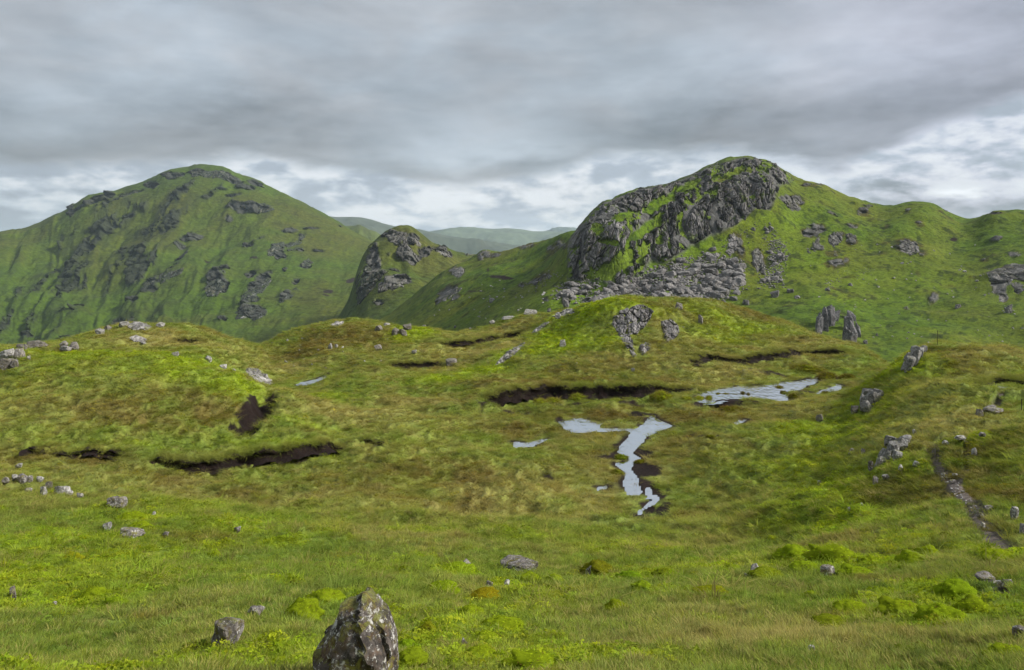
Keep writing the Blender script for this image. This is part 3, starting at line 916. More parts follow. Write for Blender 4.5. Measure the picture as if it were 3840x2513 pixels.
na = fbm(MX * 0.10, MY * 0.10, octs=4, seed=21)
nb = fbm(MX * 0.45, MY * 0.30, octs=4, seed=22)
nc = fbm(MX * 1.7, MY * 1.0, octs=4, seed=23)
nd = fbm(MX * 2.6, MY * 1.5, octs=3, seed=24)
midw = sstep(D_, 20, 45)
straw = np.clip(0.14 + 0.24 * midw + 0.40 * na + 0.34 * nb + 0.30 * nc, 0, 1)
straw = np.clip(straw * (1 - 0.85 * ZF['G']) * (1 - 0.8 * ZF['M']) + ZF['S'] * (0.62 + 0.4 * nb), 0, 0.95)
col = np.broadcast_to(C['G'], MX.shape + (3,)).copy()
col = lerp(col, C['M'] * 0.75, np.clip(0.14 + 0.3 * nb + 0.3 * fbm(MX * 0.2, MY * 0.2, octs=3, seed=25), 0, .6))
col = lerp(col, C['S'], straw)
brown = np.clip(ZF['B'] * (0.95 + 0.6 * nc) + 0.28 * midw * sstep(nb + 0.6 * nc, 0.0, 0.6) + 0.7 * sstep(nd + 0.4 * nb, 0.55, 0.9) * (0.25 + 0.35 * midw), 0, 0.92)
col = lerp(col, C['B'], brown * (1 - 0.7 * np.clip(ZF['G'], 0, 1)))
moss = np.clip(ZF['M'] * (0.85 + 0.6 * nb + 0.5 * nc), 0, 1)
pm1 = fbm(MX * 0.75, MY * 0.6, octs=4, seed=27)
pm2 = fbm(MX * 1.3, MY * 0.9, octs=4, seed=28)
moss = np.maximum(moss, near * sstep(pm1, 0.24, 0.52) * 0.65)
col = lerp(col, C['B'] * 1.1, near * sstep(pm2, 0.36, 0.66) * 0.6)
col = lerp(col, C['D'] * 1.2, near * sstep(-pm2 + 0.3 * pm1, 0.34, 0.68) * 0.6)
col = lerp(col, C['M'], moss)
col = lerp(col, lerp(np.broadcast_to(C['D'], MX.shape + (3,)), C['B'] * .6, sstep(nb, -.2, .3)), np.clip(ZF['D'] * (.8 + .8 * nc), 0, .9))
col = lerp(col, C['D'], np.clip(sstep(-nd + 0.3 * nc, 0.45, 0.95) * 0.5, 0, 1))
col *= (1 + 0.22 * fbm(MX * 3.3, MY * 2.0, octs=3, seed=26))[..., None]
peat = np.clip(np.maximum(peatmask * 1.2, sstep(ZF['P'] * (0.85 + 0.7 * nc + 0.5 * nb), 0.30, 0.50)), 0, 1)
peat = np.maximum(peat, (1 - sstep(water_d, 0.15, 0.7)) * sstep(nb + nc * 0.7, -0.25, 0.2))
col = lerp(col, C['P'] * (1.3 + nc[..., None]), peat)
col = lerp(col, np.array((.085, .068, .056), np.float32), path_m)
MCOL = col.astype(np.float32)
bare = np.clip(np.maximum(peat * sstep(water_d, -0.1, 0.1), path_m), 0, 1)
V = np.stack([MX, MY, moor.Z], -1).reshape(-1, 3)
link('moor', mesh_np('moor', V, grid_faces(*MX.shape), MCOL, extra={'rock': np.zeros(MX.size)}), M_MOOR, kind='structure')


# ------------------------------------------------------------------ hills
def finish_hill(sheet, name, col, rock, mat, disp=None):
    V = np.stack([sheet.X, sheet.Y, sheet.Z], -1)
    if disp is not None:
        V = V + disp
    return link(name, mesh_np(name, V.reshape(-1, 3), grid_faces(*sheet.X.shape), col.astype(np.float32), extra={'rock': rock}), mat, kind='structure')


def blot(sheet, px, py, lst, pyw=None, seed=3, ws=0.06):
    """sum of soft elliptical patches given in survey coordinates"""
    out = np.zeros(px.shape, np.float32)
    wx = fbm(sheet.X * ws, sheet.Z * ws, octs=3, seed=seed)
    wy = fbm(sheet.X * ws + 40, sheet.Z * ws, octs=3, seed=seed + 4)
    for x, y, rx, ry, s, *rot in lst:
        dx, dy = px - x, py - y
        if rot:
            c, q = math.cos(math.radians(rot[0])), math.sin(math.radians(rot[0]))
            dx, dy = dx * c + dy * q, -dx * q + dy * c
        r2 = (dx / rx + 0.6 * wx) ** 2 + (dy / ry + 0.6 * wy) ** 2
        out = np.maximum(out, s * np.exp(-r2 ** 1.4 * 0.8))
    return out


# --- right-hand hill with the crag
HILLB = [
    # skyline
    (450, 268, 330), (473, 257.5, 335), (480, 250, 338), (497, 251, 335), (511, 251, 320), (522, 246, 305), (534, 243, 292), (549, 239.5, 278), (560, 236, 268), (572, 233, 258),
    (579, 228, 215), (585, 218, 204), (591, 211, 200), (603, 203, 199), (617, 198.5, 203), (627, 194, 205), (640, 190, 208), (660, 186, 212), (676, 182.5, 215), (686, 177.5, 217), (698, 172.5, 219), (709, 167.5, 220), (720, 164, 221), (735, 162, 222),
    (751, 160, 223), (762, 161, 223), (774, 165.5, 223), (785, 171.5, 224), (797, 181, 224), (810, 183, 224), (827, 187, 224), (846, 198, 222), (857, 199.5, 221), (872, 204.5, 220), (887, 206.5, 219), (903, 205, 214),
    (914, 205, 210), (928, 206.5, 209), (940, 210, 210), (950, 216, 213), (960, 220, 214), (972, 220.5, 212), (982, 218, 205), (991, 214, 198), (1005, 214.4, 196), (1024, 215, 194),
    # cliff foot and face
    (569, 277, 182), (588, 277, 179), (618, 284, 174), (639, 273, 178), (652, 258, 183), (664, 259, 182), (689, 246, 187), (694, 239, 190), (718, 230, 192), (742, 219, 196), (755, 210, 199), (770, 211, 199), (779, 195, 205),
    (575, 250, 187), (590, 240, 185), (618, 245, 179.5), (640, 240, 183), (650, 235, 188), (665, 235, 188.5), (690, 215, 194), (718, 205, 197), (742, 195, 201), (758, 188, 204), (770, 190, 203.5),
    (600, 220, 190), (630, 212, 191), (660, 205, 197), (690, 192, 202), (718, 183, 206), (740, 178, 209), (762, 172, 213), (605, 255, 181), (740, 205, 198.5), (700, 225, 192.5),
    # slopes below
    (560, 295, 168), (600, 297, 165), (640, 303, 158), (680, 300, 160), (720, 299, 160), (760, 300, 158), (660, 275, 174), (700, 262, 181), (740, 262, 180), (780, 265, 178), (760, 240, 190), (800, 225, 199),
    (800, 300, 154), (830, 320, 138), (850, 342, 126), (880, 350, 122), (900, 357, 118), (870, 300, 156), (920, 310, 148), (960, 330, 132), (1000, 345, 122), (820, 250, 185), (870, 250, 184), (870, 225, 202), (920, 260, 176), (920, 230, 194), (970, 280, 164), (970, 245, 185),
    (1015, 300, 148), (1015, 260, 168), (1015, 235, 182), (780, 330, 135), (720, 325, 140), (640, 330, 138), (580, 325, 145),
    # left shoulder and saddle
    (545, 262, 235), (540, 285, 195), (520, 262, 255), (510, 279, 230), (490, 275, 245), (480, 290, 232), (470, 268, 290), (455, 290, 250), (500, 300, 200), (460, 315, 215), (430, 322, 225), (400, 335, 230), (520, 320, 165), (470, 335, 185), (440, 345, 195),
    (430, 283, 300), (445, 271, 308), (410, 300, 300), (390, 314, 300), (370, 328, 295), (350, 352, 290), (350, 355, 230), (300, 368, 230), (300, 365, 330), (350, 364, 150), (300, 374, 150), (380, 345, 200), (300, 368, 390), (350, 350, 390), (400, 325, 390), (400, 362, 110), (300, 376, 110),
    # behind
    (450, 290, 390), (500, 275, 400), (560, 262, 330), (600, 235, 262), (650, 222, 275), (700, 205, 285), (751, 195, 290), (800, 215, 290), (850, 230, 285), (900, 235, 280), (960, 250, 280), (1020, 250, 265),
    (600, 270, 390), (750, 240, 390), (900, 270, 390), (1020, 280, 390),
    (600, 352, 118), (720, 352, 118), (820, 365, 112), (900, 372, 108), (980, 372, 106), (500, 352, 150), (430, 356, 190),
]
KB = 1.8
rows_b = KB * np.r_[np.arange(104, 160, 0.9), np.arange(160, 174, 0.5), np.arange(174, 226, 0.27), np.arange(226, 262, 0.8), np.arange(262, 392, 2.2)]
cols_b = np.linspace(290, 1254, 880)
hb = Sheet([(x, y, d * KB) for x, y, d in HILLB], cols_b, rows_b, lam=0.0012, edge='r')
PXB, PYB = hb.PX, hb.py()
BX, BY, BZ = hb.X / KB, hb.Y / KB, hb.Z / KB


def in_poly(px, py, pts):
    return sdf_poly(px, py, np.array(pts, float))


CRAG = [(568, 278), (567, 255), (570, 240), (577, 228), (584, 217), (592, 209), (603, 202), (618, 197), (640, 188.5), (655, 186), (676, 181), (700, 171), (712, 165), (735, 160), (752, 157), (775, 163), (790, 173), (793, 180),
        (780, 185), (776, 200), (770, 212), (756, 210), (743, 220), (720, 231), (704, 237), (692, 242), (686, 248), (665, 260), (652, 258), (640, 273), (620, 285), (600, 280), (585, 279)]
sd_crag = in_poly(PXB, PYB, CRAG) + 2.5 * fbm(PXB * 0.09, PYB * 0.09, octs=3, seed=41)
crag = 1 - sstep(sd_crag, -2.0, 2.0)
crag *= (BY < 232)
# grassy rakes that cross the crag, rising to the right
GRASS_RAKES = [(640, 232, 26, 5.5, 1, -38), (622, 216, 16, 5, .9, -15), (655, 205, 24, 6, .95, -28), (683, 188, 22, 4.5, .9, -25), (612, 242, 10, 4, .8, 10), (655, 222, 14, 5, .9, -45), (735, 172, 16, 5, .95, -20), (722, 178, 10, 4, .8, -20), (700, 197, 10, 4, .7, -35),
               (680, 226, 7, 5, .7, -50), (660, 240, 8, 6, .8, -60), (629, 255, 8, 5, .5, 0), (593, 230, 9, 4, .7, -30), (605, 262, 6, 3, .5, 0), (748, 168, 14, 3, .6, 0), (590, 250, 7, 3, .5, 0)]
rake = blot(hb, PXB, PYB, GRASS_RAKES, seed=43, ws=0.14)
rk_n = fbm(BX * 0.22, BZ * 0.22, BY * 0.1, octs=3, seed=44)
crag_rock = np.clip(crag * (1 - sstep(rake + 0.25 * rk_n, 0.42, 0.62)), 0, 1)
OUT_B = [  # smaller rock patches on the grass of the hill
    (788, 199, 9, 5, 1), (795, 208, 7, 5, .8), (832, 215, 7, 5, .6), (863, 208, 7, 6, .7), (819, 230, 8, 6, .8), (808, 234, 7, 6, .7), (838, 236, 7, 5, .9), (851, 240, 7, 5, .8), (818, 247, 8, 4, .9), (832, 252, 8, 5, .7), (835, 262, 8, 5, .8), (846, 259, 3, 4, .8), (853, 228, 6, 3, .8),
    (905, 246, 12, 6, .8), (922, 252, 6, 4, .4), (920, 223, 6, 4, .8), (887, 229, 4, 4, .5), (993, 238, 7, 4, .6), (1013, 272, 16, 9, .9), (1000, 285, 10, 8, .8), (1004, 296, 4, 7, .9), (1019, 290, 6, 6, .9), (1016, 252, 8, 3, .5), (933, 295, 5, 6, .8), (907, 306, 4, 5, .5), (919, 270, 4, 5, .5), (983, 258, 5, 3, .5), (908, 209, 4, 3, .6),
    (734, 244, 6, 9, .9), (740, 250, 4, 5, .7), (756, 255, 5, 8, .8), (762, 265, 3, 7, .7), (800, 205, 5, 4, .6),
    (525, 246, 10, 3, .6), (560, 244, 9, 6, .6), (552, 250, 7, 5, .6), (486, 252, 8, 3, .9), (480, 256, 4, 4, .8), (497, 254, 6, 3, .7), (457, 271, 6, 5, 1), (470, 255, 5, 2, .6), (450, 292, 13, 5, 1, -28), (440, 301, 8, 3, .8, -40), (457, 297, 6, 2.5, .8, -40), (520, 285, 4, 3, .8), (560, 262, 4, 6, .4),
    (540, 278, 14, 3, .7, -30), (566, 300, 5, 5, .7), (545, 300, 4, 2, .6), (990, 214, 12, 1.5, .8), (945, 212, 8, 1.5, .5), (870, 203, 10, 1.2, .5), (810, 183, 12, 1.2, .6),
]
outb = blot(hb, PXB, PYB, OUT_B, seed=45, ws=0.12)
out_rock = sstep(outb + 0.60 * fbm(BX * 0.7, BZ * 0.5, BY * 0.3, octs=4, seed=46), 0.46, 0.62)
rockB = np.clip(np.maximum(crag_rock, out_rock), 0, 1)
# relief
grassB = 1 - rockB
hb.Z += KB * (1.3 * fbm(BX * 0.05, BY * 0.05, octs=3, seed=47) + 0.45 * fbm(BX * 0.3, BY * 0.3, octs=3, seed=48)) * sstep(BY, 105, 125) * (0.4 + 0.6 * grassB)


SKY = crag * sstep(BY, 196, 206)


def rock_relief(X, Y, Z, s, tall, seed):
    """blocky relief: two sizes of tilted facets with open joints"""
    wx = X + 0.6 / s * 0.25 * fbm(X * s, Y * s, Z * s, octs=2, seed=seed + 20)
    f1, f2, cid, qx, qy, qz = worley(wx * s, Y * s, Z * s * tall, seed)
    a = (cid - 0.5) * 1.5 + qx * (hsh((cid * 9999).astype(np.int64), np.zeros_like(cid, np.int64), np.zeros_like(cid, np.int64), 3) - 0.5) * 2.2 + qz * 0.7 - 0.55 * np.exp(-((f2 - f1) / 0.10) ** 2)
    g1, g2, cid2, rx, ry, rz = worley(wx * s * 2.7 + 5, Y * s * 2.7, Z * s * 2.7 * tall, seed + 7)
    b = (cid2 - 0.5) * 0.8 + rx * (cid2 - 0.5) * 2.0 + rz * 0.4 - 0.45 * np.exp(-((g2 - g1) / 0.12) ** 2)
    return a + 0.42 * b


m = SKY > 0.02
hb.Z[m] += KB * 0.55 * SKY[m] * rock_relief(BX[m], BY[m], BZ[m] * 0, 0.33, 0.5, 57)
disp = np.zeros(hb.X.shape + (3,))
m = rockB > 0.02
rel = rock_relief(BX[m], BY[m], BZ[m], 0.30, 0.45, 50)
amp = rockB[m] * np.where(crag[m] > 0.5, 0.5, 0.75)
disp[m, 1] = -(rel * amp) + np.where(crag[m] > 0.5, 0.5, -0.2) * rockB[m]
disp[m, 2] = 0.35 * rel * amp
disp[m, 0] = 0.25 * amp * fbm(BX[m] * 0.5, BZ[m] * 0.5, octs=2, seed=55)
disp *= KB
# colours
n1 = fbm(BX * 0.035, BY * 0.035, octs=4, seed=71)
n2 = fbm(BX * 0.17, BY * 0.17, octs=4, seed=72)
n3 = fbm(BX * 0.8, BY * 0.6, octs=3, seed=73)
cb = np.broadcast_to(np.array((.062, .104, .007), np.float32), hb.X.shape + (3,)).copy()
cb = lerp(cb, np.array((.100, .104, .012), np.float32), np.clip(0.35 + 0.7 * n1 + 0.3 * n2, 0, .85))
cb = lerp(cb, np.array((.098, .165, .006), np.float32), np.clip(blot(hb, PXB, PYB, [(680, 240, 30, 18, 1), (590, 297, 30, 12, .9), (560, 300, 25, 14, .7), (640, 275, 30, 10, .9), (720, 245, 30, 10, .8), (780, 260, 20, 30, .6), (810, 260, 30, 10, .7), (840, 280, 40, 10, .5), (770, 225, 40, 15, .6), (860, 300, 60, 8, .4), (650, 215, 60, 30, .8), (930, 280, 40, 10, .4)], seed=75, ws=0.035) * (0.7 + 0.5 * n2), 0, 1))
cb = lerp(cb, np.array((.045, .032, .010), np.float32), np.clip(sstep(outb + 0.4 * n2, 0.2, 0.55) * 0.75 + 0.65 * sstep(n2 + 0.7 * n3, 0.35, 0.85), 0, .85))
cb = lerp(cb, np.array((.022, .042, .006), np.float32), np.clip(sstep(n3 - 0.4 * n1, 0.15, 0.6) * 0.7, 0, 1))
sp = fbm(BX * 0.55, BY * 0.40, octs=4, seed=78, gain=0.6)
cb = lerp(cb, np.array((.020, .032, .006), np.float32), np.clip(sstep(sp + 0.35 * n2, 0.30, 0.55) * .8, 0, 1))
cb = lerp(cb, np.array((.105, .135, .010), np.float32), np.clip(sstep(-sp + 0.3 * n2, 0.30, 0.6) * .5, 0, 1))
rockc = np.array((.090, .088, .082), np.float32)
cb = lerp(cb, rockc * (1 + 0.25 * n3[..., None]), rockB)
pe = blot(hb, PXB, PYB, [(505, 279, 15, 1.6, 1), (455, 263.5, 9, .8, 1), (430, 263, 3, .8, .8), (475, 292, 12, .8, .8), (488, 271, 3, 2, .6), (955, 237, 6, 2, .7)], seed=77, ws=0.06)
cb = lerp(cb, np.array((.02, .013, .011), np.float32), sstep(pe, 0.45, 0.6))
finish_hill(hb, 'crag_hill', cb, rockB, M_HILL, disp)

# --- central rocky knoll beyond the valley
HILLC = [
    (366, 252, 449), (362, 259, 446), (359, 268, 436), (357, 275, 424), (356, 290, 410), (348, 300, 470), (338, 318, 480), (325, 336, 490), (349, 304, 440), (348, 316, 400), (338, 336, 400), (348, 330, 360), (330, 350, 420), (356, 308, 398), (355, 322, 385), (340, 368, 350),
    (364, 254, 450), (369, 247, 452), (379, 239, 455), (387, 234.5, 457), (399, 229.5, 458), (409, 231, 458), (416, 235, 458), (425, 241, 460), (432, 246, 462), (437, 247.5, 465), (444, 248.5, 470), (453, 254.5, 474), (457, 256.5, 478), (463, 255.5, 490), (473, 257.5, 500), (485, 255, 505),
    (400, 250, 440), (420, 258, 440), (440, 262, 445), (400, 265, 425), (385, 255, 430), (372, 262, 428), (368, 275, 415), (360, 290, 405), (375, 285, 400), (390, 290, 385), (410, 275, 410), (430, 272, 425), (400, 305, 355), (380, 315, 350), (420, 300, 365), (440, 290, 390), (362, 318, 362),
    (358, 338, 345), (420, 325, 315), (460, 275, 440), (480, 270, 450), (460, 310, 340), (500, 290, 400),
    (364, 285, 520), (399, 265, 540), (432, 280, 540), (463, 285, 570), (335, 355, 560), (400, 320, 640), (460, 315, 640), (300, 368, 400), (300, 360, 600), (300, 380, 310), (520, 300, 520), (520, 310, 640), (400, 345, 290), (470, 345, 285),
]
hc = Sheet([(x, y, d * KB) for x, y, d in HILLC], np.linspace(285, 530, 300), KB * np.r_[np.arange(285, 370, 2.2), np.arange(370, 480, 0.75), np.arange(480, 645, 5)], lam=0.0004, edge='', du=45.0, fine=2.2)
PXC_, PYC_ = hc.PX, hc.py()
CXX, CXY, CXZ = hc.X / KB, hc.Y / KB, hc.Z / KB
rk = blot(hc, PXC_, PYC_, [(372, 262, 8, 16, .9), (366, 280, 9, 16, .95), (378, 272, 10, 8, .8), (390, 268, 10, 5, .8), (390, 285, 10, 6, 1, -10), (402, 282, 8, 6, .8), (395, 240, 9, 8, .8), (404, 252, 8, 8, .9), (412, 256, 9, 5, .9), (413, 238, 8, 6, .8), (425, 250, 8, 6, .8), (440, 250, 7, 4, .8), (447, 256, 6, 4, .7),
                           (430, 247, 8, 3, .7), (372, 246, 6, 6, .6), (385, 234, 8, 2, .7), (360, 295, 5, 6, .8), (470, 257, 7, 1.6, .6), (375, 300, 8, 3, .5), (400, 232, 12, 2, .8), (388, 250, 6, 5, .5)], seed=81, ws=0.0278)
rC = sstep(rk + 0.45 * fbm(CXX * 0.16, CXZ * 0.16, CXY * 0.08, octs=3, seed=82), 0.42, 0.6)
disp = np.zeros(hc.X.shape + (3,))
m = rC > 0.02
rel = rock_relief(CXX[m], CXY[m], CXZ[m], 0.15, 0.5, 83)
disp[m, 1] = -(rel * 3.2 + 1.0) * rC[m]
disp[m, 2] = 0.4 * rel * 2.6 * rC[m]
disp *= KB
hc.Z += KB * (0.8 * fbm(CXX * 0.05, CXY * 0.05, octs=4, seed=84) + 3.0 * fbm(CXX * 0.035, CXY * 0.035, octs=4, seed=88))
n1 = fbm(CXX * 0.02, CXY * 0.02, octs=4, seed=85)
n2 = fbm(CXX * 0.1, CXY * 0.1, octs=4, seed=86)
cc = np.broadcast_to(np.array((.044, .070, .008), np.float32), hc.X.shape + (3,)).copy()
cc = lerp(cc, np.array((.074, .074, .014), np.float32), np.clip(0.4 + 0.8 * n1 + 0.4 * n2, 0, .8))
cc = lerp(cc, np.array((.045, .062, .013), np.float32), np.clip(sstep(n2, 0.2, 0.7) * .6, 0, 1))
cc = lerp(cc, np.array((.078, .076, .068), np.float32) * (1 + .3 * n2[..., None]), rC)
cc = lerp(cc, np.array((.055, .057, .050), np.float32), rC * blot(hc, PXC_, PYC_, [(362, 285, 7, 16, .7), (370, 262, 4, 10, .5)], seed=87, ws=0.03) * .6)
finish_hill(hc, 'rocky_knoll_hill', cc, rC, M_MOUNT, disp)

# --- left mountain
HILLD = [
    (0, 234.5, 900), (26, 232.5, 905), (39, 229, 910), (58, 218, 915), (70, 212.5, 920), (72, 208.5, 921), (79, 202.5, 925), (95, 197.5, 935), (112, 193, 945), (124, 191.5, 950), (138, 186, 960), (147, 185, 965), (154, 180, 968), (162, 175.5, 972), (172, 172, 976), (189, 171.5, 980),
    (197, 169.5, 982), (214, 169, 985), (226, 171.5, 985), (236, 175.5, 984), (245, 179.5, 982), (261, 184, 978), (271, 190, 974), (291, 199, 966), (310, 208.5, 958), (328, 217, 950), (342, 226, 945), (360, 236, 940), (385, 248, 930), (420, 262, 920), (470, 275, 910),
    (0, 270, 760), (60, 250, 820), (130, 225, 850), (200, 200, 905), (260, 215, 880), (300, 235, 850), (340, 250, 830), (0, 310, 640), (60, 300, 660), (120, 290, 680), (180, 270, 720), (240, 250, 780), (300, 265, 740), (340, 275, 720), (150, 250, 770), (80, 275, 730),
    (0, 345, 540), (60, 340, 550), (120, 330, 560), (180, 315, 590), (240, 300, 620), (300, 295, 640), (350, 300, 620), (200, 345, 510), (260, 340, 520), (320, 325, 540), (380, 320, 545), (250, 355, 480), (350, 340, 490), (400, 300, 640), (430, 300, 650), (470, 300, 650),
    (100, 365, 470), (0, 372, 470), (400, 345, 490), (470, 340, 500), (220, 230, 850), (180, 295, 650),
    (0, 275, 1250), (80, 255, 1250), (190, 225, 1300), (260, 240, 1290), (330, 265, 1260), (420, 285, 1230), (0, 300, 1600), (190, 270, 1600), (400, 300, 1600),
    (100, 385, 420), (300, 380, 420), (470, 370, 420),
]
cols_d = np.linspace(-230, 480, 560)
hd = Sheet([(x, y, d * KB) for x, y, d in HILLD], cols_d, KB * np.r_[np.arange(420, 560, 4.5), np.arange(560, 995, 1.5), np.arange(995, 1600, 22)], lam=0.001, edge='l')
PXD, PYD = hd.PX, hd.py()
DXX, DXY, DXZ = hd.X / KB, hd.Y / KB, hd.Z / KB
# folds running down to the left: coordinates along and across the fall line as seen from the moor
al = np.radians(-34)
ux = hd.X / DXY * F * math.cos(al) + (PYD - HY) * math.sin(al)
uy = -hd.X / DXY * F * math.sin(al) + (PYD - HY) * math.cos(al)
uw = fbm(ux * 0.02, uy * 0.02, octs=3, seed=89) * 14
ux, uy = ux + uw, uy + 0.8 * uw
fold = fbm(ux * 0.014, uy * 0.045, octs=5, seed=91)
fold2 = fbm(ux * 0.045, uy * 0.11, octs=4, seed=92)
side = sstep(PXD, 300, 140)
steep_shade = blot(hd, PXD, PYD, [(95, 230, 70, 20, 1, -33), (150, 222, 60, 20, 1, -33), (60, 275, 80, 26, 1, -33), (120, 265, 70, 24, 1, -33), (30, 310, 60, 24, .9, -33), (170, 215, 40, 14, .9, -20), (200, 190, 45, 12, .8), (90, 310, 60, 20, .8, -33), (160, 285, 40, 14, .7, -33), (130, 330, 50, 10, .7, -25), (20, 340, 50, 12, .7)], seed=93, ws=0.0067)
patch = blot(hd, PXD, PYD, [
    (172, 175, 10, 3, 1), (205, 173, 18, 4, 1), (232, 178, 14, 4, .9, 22), (256, 184, 10, 3, .9, 20), (222, 188, 10, 3, .7), (245, 187, 12, 3, .8, 15), (232, 195, 14, 3, .7), (255, 207, 18, 4.5, .9, 8), (240, 209, 12, 4, .6), (228, 218, 6, 3, .7), (190, 230, 14, 4, .7, -20),
    (178, 240, 8, 4, .7), (196, 233, 10, 3.5, .8, -10), (217, 285, 8, 12, 1.1), (226, 273, 5, 4, .8), (255, 290, 10, 7, 1, -35), (262, 278, 12, 6, 1, -35), (248, 274, 7, 5, .8), (250, 303, 12, 3, .8, -15), (252, 313, 14, 6, 1.1, -5), (222, 323, 5, 3, .9), (286, 297, 9, 5, .95, -40), (280, 247, 9, 5, .9, -30), (293, 243, 8, 4, .8), (282, 254, 6, 4, .8),
    (305, 263, 6, 3.5, .9), (248, 243, 5, 3, .8), (183, 254, 7, 4, .8, -30), (178, 256, 4, 3, .8), (155, 282, 12, 6, .9, -30), (172, 271, 9, 3, .9, -25), (135, 300, 8, 4, .7), (120, 318, 8, 4, .7), (293, 229, 12, 2, .7), (315, 228, 10, 2, .6), (303, 236, 4, 5, .7, -50), (260, 236, 10, 2, .6, -25), (300, 249, 8, 2, .7), (320, 249, 8, 2, .6), (295, 281, 6, 3, .7, -30), (340, 226, 8, 2, .5),
    (72, 209, 4, 7, .9), (95, 202, 20, 4, .8, -20), (130, 195, 20, 4, .7, -18), (58, 265, 3, 7, .5), (285, 270, 3, 3, .6, -45), (70, 335, 10, 4, .6), (25, 330, 10, 4, .6), (150, 185, 10, 4, .7), (350, 265, 6, 3, .4),
], seed=94, ws=0.0167)
rD = np.maximum(sstep(steep_shade * (0.50 + 0.85 * fold2 + 0.55 * fold + 0.35 * fbm(DXX * 0.05, DXZ * 0.05, octs=3, seed=100)), 0.52, 0.74) * 0.9, sstep(patch + 0.42 * fbm(DXX * 0.06, DXZ * 0.06, DXY * 0.03, octs=3, seed=95), 0.40, 0.58))
hd.Z += KB * (9.0 * fold + 2.0 * fold2 + 11.0 * fbm(DXX * 0.012, DXY * 0.012, octs=5, seed=101)) * (0.3 + 0.7 * np.maximum(side, steep_shade)) * sstep(DXY, 430, 560) * (1 - 0.7 * sstep(DXY, 880, 930)) + KB * 1.6 * np.abs(fbm(DXX * 0.07, DXY * 0.03, octs=4, seed=103)) * sstep(DXY, 860, 930) + KB * 1.4 * fbm(DXX * 0.04, DXY * 0.04, octs=4, seed=97)
disp = np.zeros(hd.X.shape + (3,))
m = rD > 0.02
rel = rock_relief(DXX[m], DXY[m], DXZ[m], 0.075, 0.5, 96)
disp[m, 1] = -(rel * 6.5 + 1.5) * rD[m] * KB
disp[m, 2] = 0.45 * rel * 5.0 * rD[m] * KB
n1 = fbm(DXX * 0.008, DXY * 0.008, octs=4, seed=98)
n2 = fbm(DXX * 0.045, DXY * 0.045, octs=4, seed=99)
cd = np.broadcast_to(np.array((.054, .092, .007), np.float32), hd.X.shape + (3,)).copy()
cd = lerp(cd, np.array((.076, .078, .012), np.float32), np.clip(0.30 + 0.8 * n1 + 0.4 * n2 + 0.25 * sstep(PXD, 200, 320), 0, .85))
cd = lerp(cd, np.array((.062, .106, .007), np.float32), np.clip(sstep(-fold, 0.0, 0.5) * .45 * (1 - .5 * sstep(PXD, 200, 300)), 0, 1))
cd = lerp(cd, np.array((.024, .034, .010), np.float32), np.clip(steep_shade * sstep(fold2 + 0.6 * fold, -0.3, 0.35) * .8, 0, 1))  # left flank darkened in the colour, partly standing in for its shaded side
cd = lerp(cd, np.array((.030, .044, .009), np.float32), np.clip(sstep(n2, 0.25, 0.7) * .5, 0, 1))
rc_ = lerp(np.broadcast_to(np.array((.046, .048, .040), np.float32), hd.X.shape + (3,)), np.array((.027, .033, .019), np.float32), steep_shade * .9)  # rock on the shaded flank painted darker as well
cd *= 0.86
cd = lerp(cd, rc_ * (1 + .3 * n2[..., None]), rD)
cd = lerp(cd, np.array((.02, .014, .012), np.float32), sstep(blot(hd, PXD, PYD, [(208, 259.5, 4, 1.2, 1), (253, 259, 5, 1.2, 1), (220, 259.5, 1.5, .8, .9), (328, 288, 7, 2.2, .9, -15), (352, 277, 7, 3, .9, -20), (326, 293, 5, 1.5, .8)], seed=104, ws=0.0167), .5, .6))
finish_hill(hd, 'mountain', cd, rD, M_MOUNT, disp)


# --- ridges far away
def ridge(name, ctrl, D0, depth, drop, col, seed, rock=0.0):
    ctrl = np.array(ctrl, float)
    cols = np.linspace(ctrl[0, 0], ctrl[-1, 0], 260)
    top = np.interp(cols, ctrl[:, 0], ctrl[:, 1])
    k = np.ones(5) / 5
    top = np.convolve(np.pad(top, 2, mode='edge'), k, 'valid')
    t = np.linspace(-1, 1, 90)
    PX, T = np.meshgrid(cols, t)
    Dr = D0 + depth * T
    X = (PX - HX) / F * Dr
    ztop = -(top - HY) / F * D0
    prof = np.where(T < 0, np.cos(T * 1.35) ** 1.1, np.cos(T * 1.5))
    prof = (prof - prof.min()) / (1 - prof.min())
    nz = fbm(X / depth * 3.2, Dr / depth * 3.2, octs=5, seed=seed)
    Z = -drop + (ztop[None, :] + drop) * prof + nz * drop * 0.55 * np.sin(np.clip(-T, 0, 1) * math.pi)
    n2 = fbm(X / depth * 7, Dr / depth * 7, octs=4, seed=seed + 5)
    c = np.broadcast_to(np.array(col, np.float32), X.shape + (3,)).copy()
    c = lerp(c, np.array((.045, .05, .028), np.float32), np.clip(sstep(n2 + .3 * nz, .1, .6) * .6, 0, 1))
    rr = np.zeros(X.shape)
    if rock:
        rr = sstep(blot(None, PX, PXD[:1, :1] * 0, []), 0, 1) if False else rr
    V = np.stack([X, Dr, Z], -1).reshape(-1, 3)
    link(name, mesh_np(name, V, grid_faces(*X.shape), c, extra={'rock': rr}), M_FAR, kind='structure')


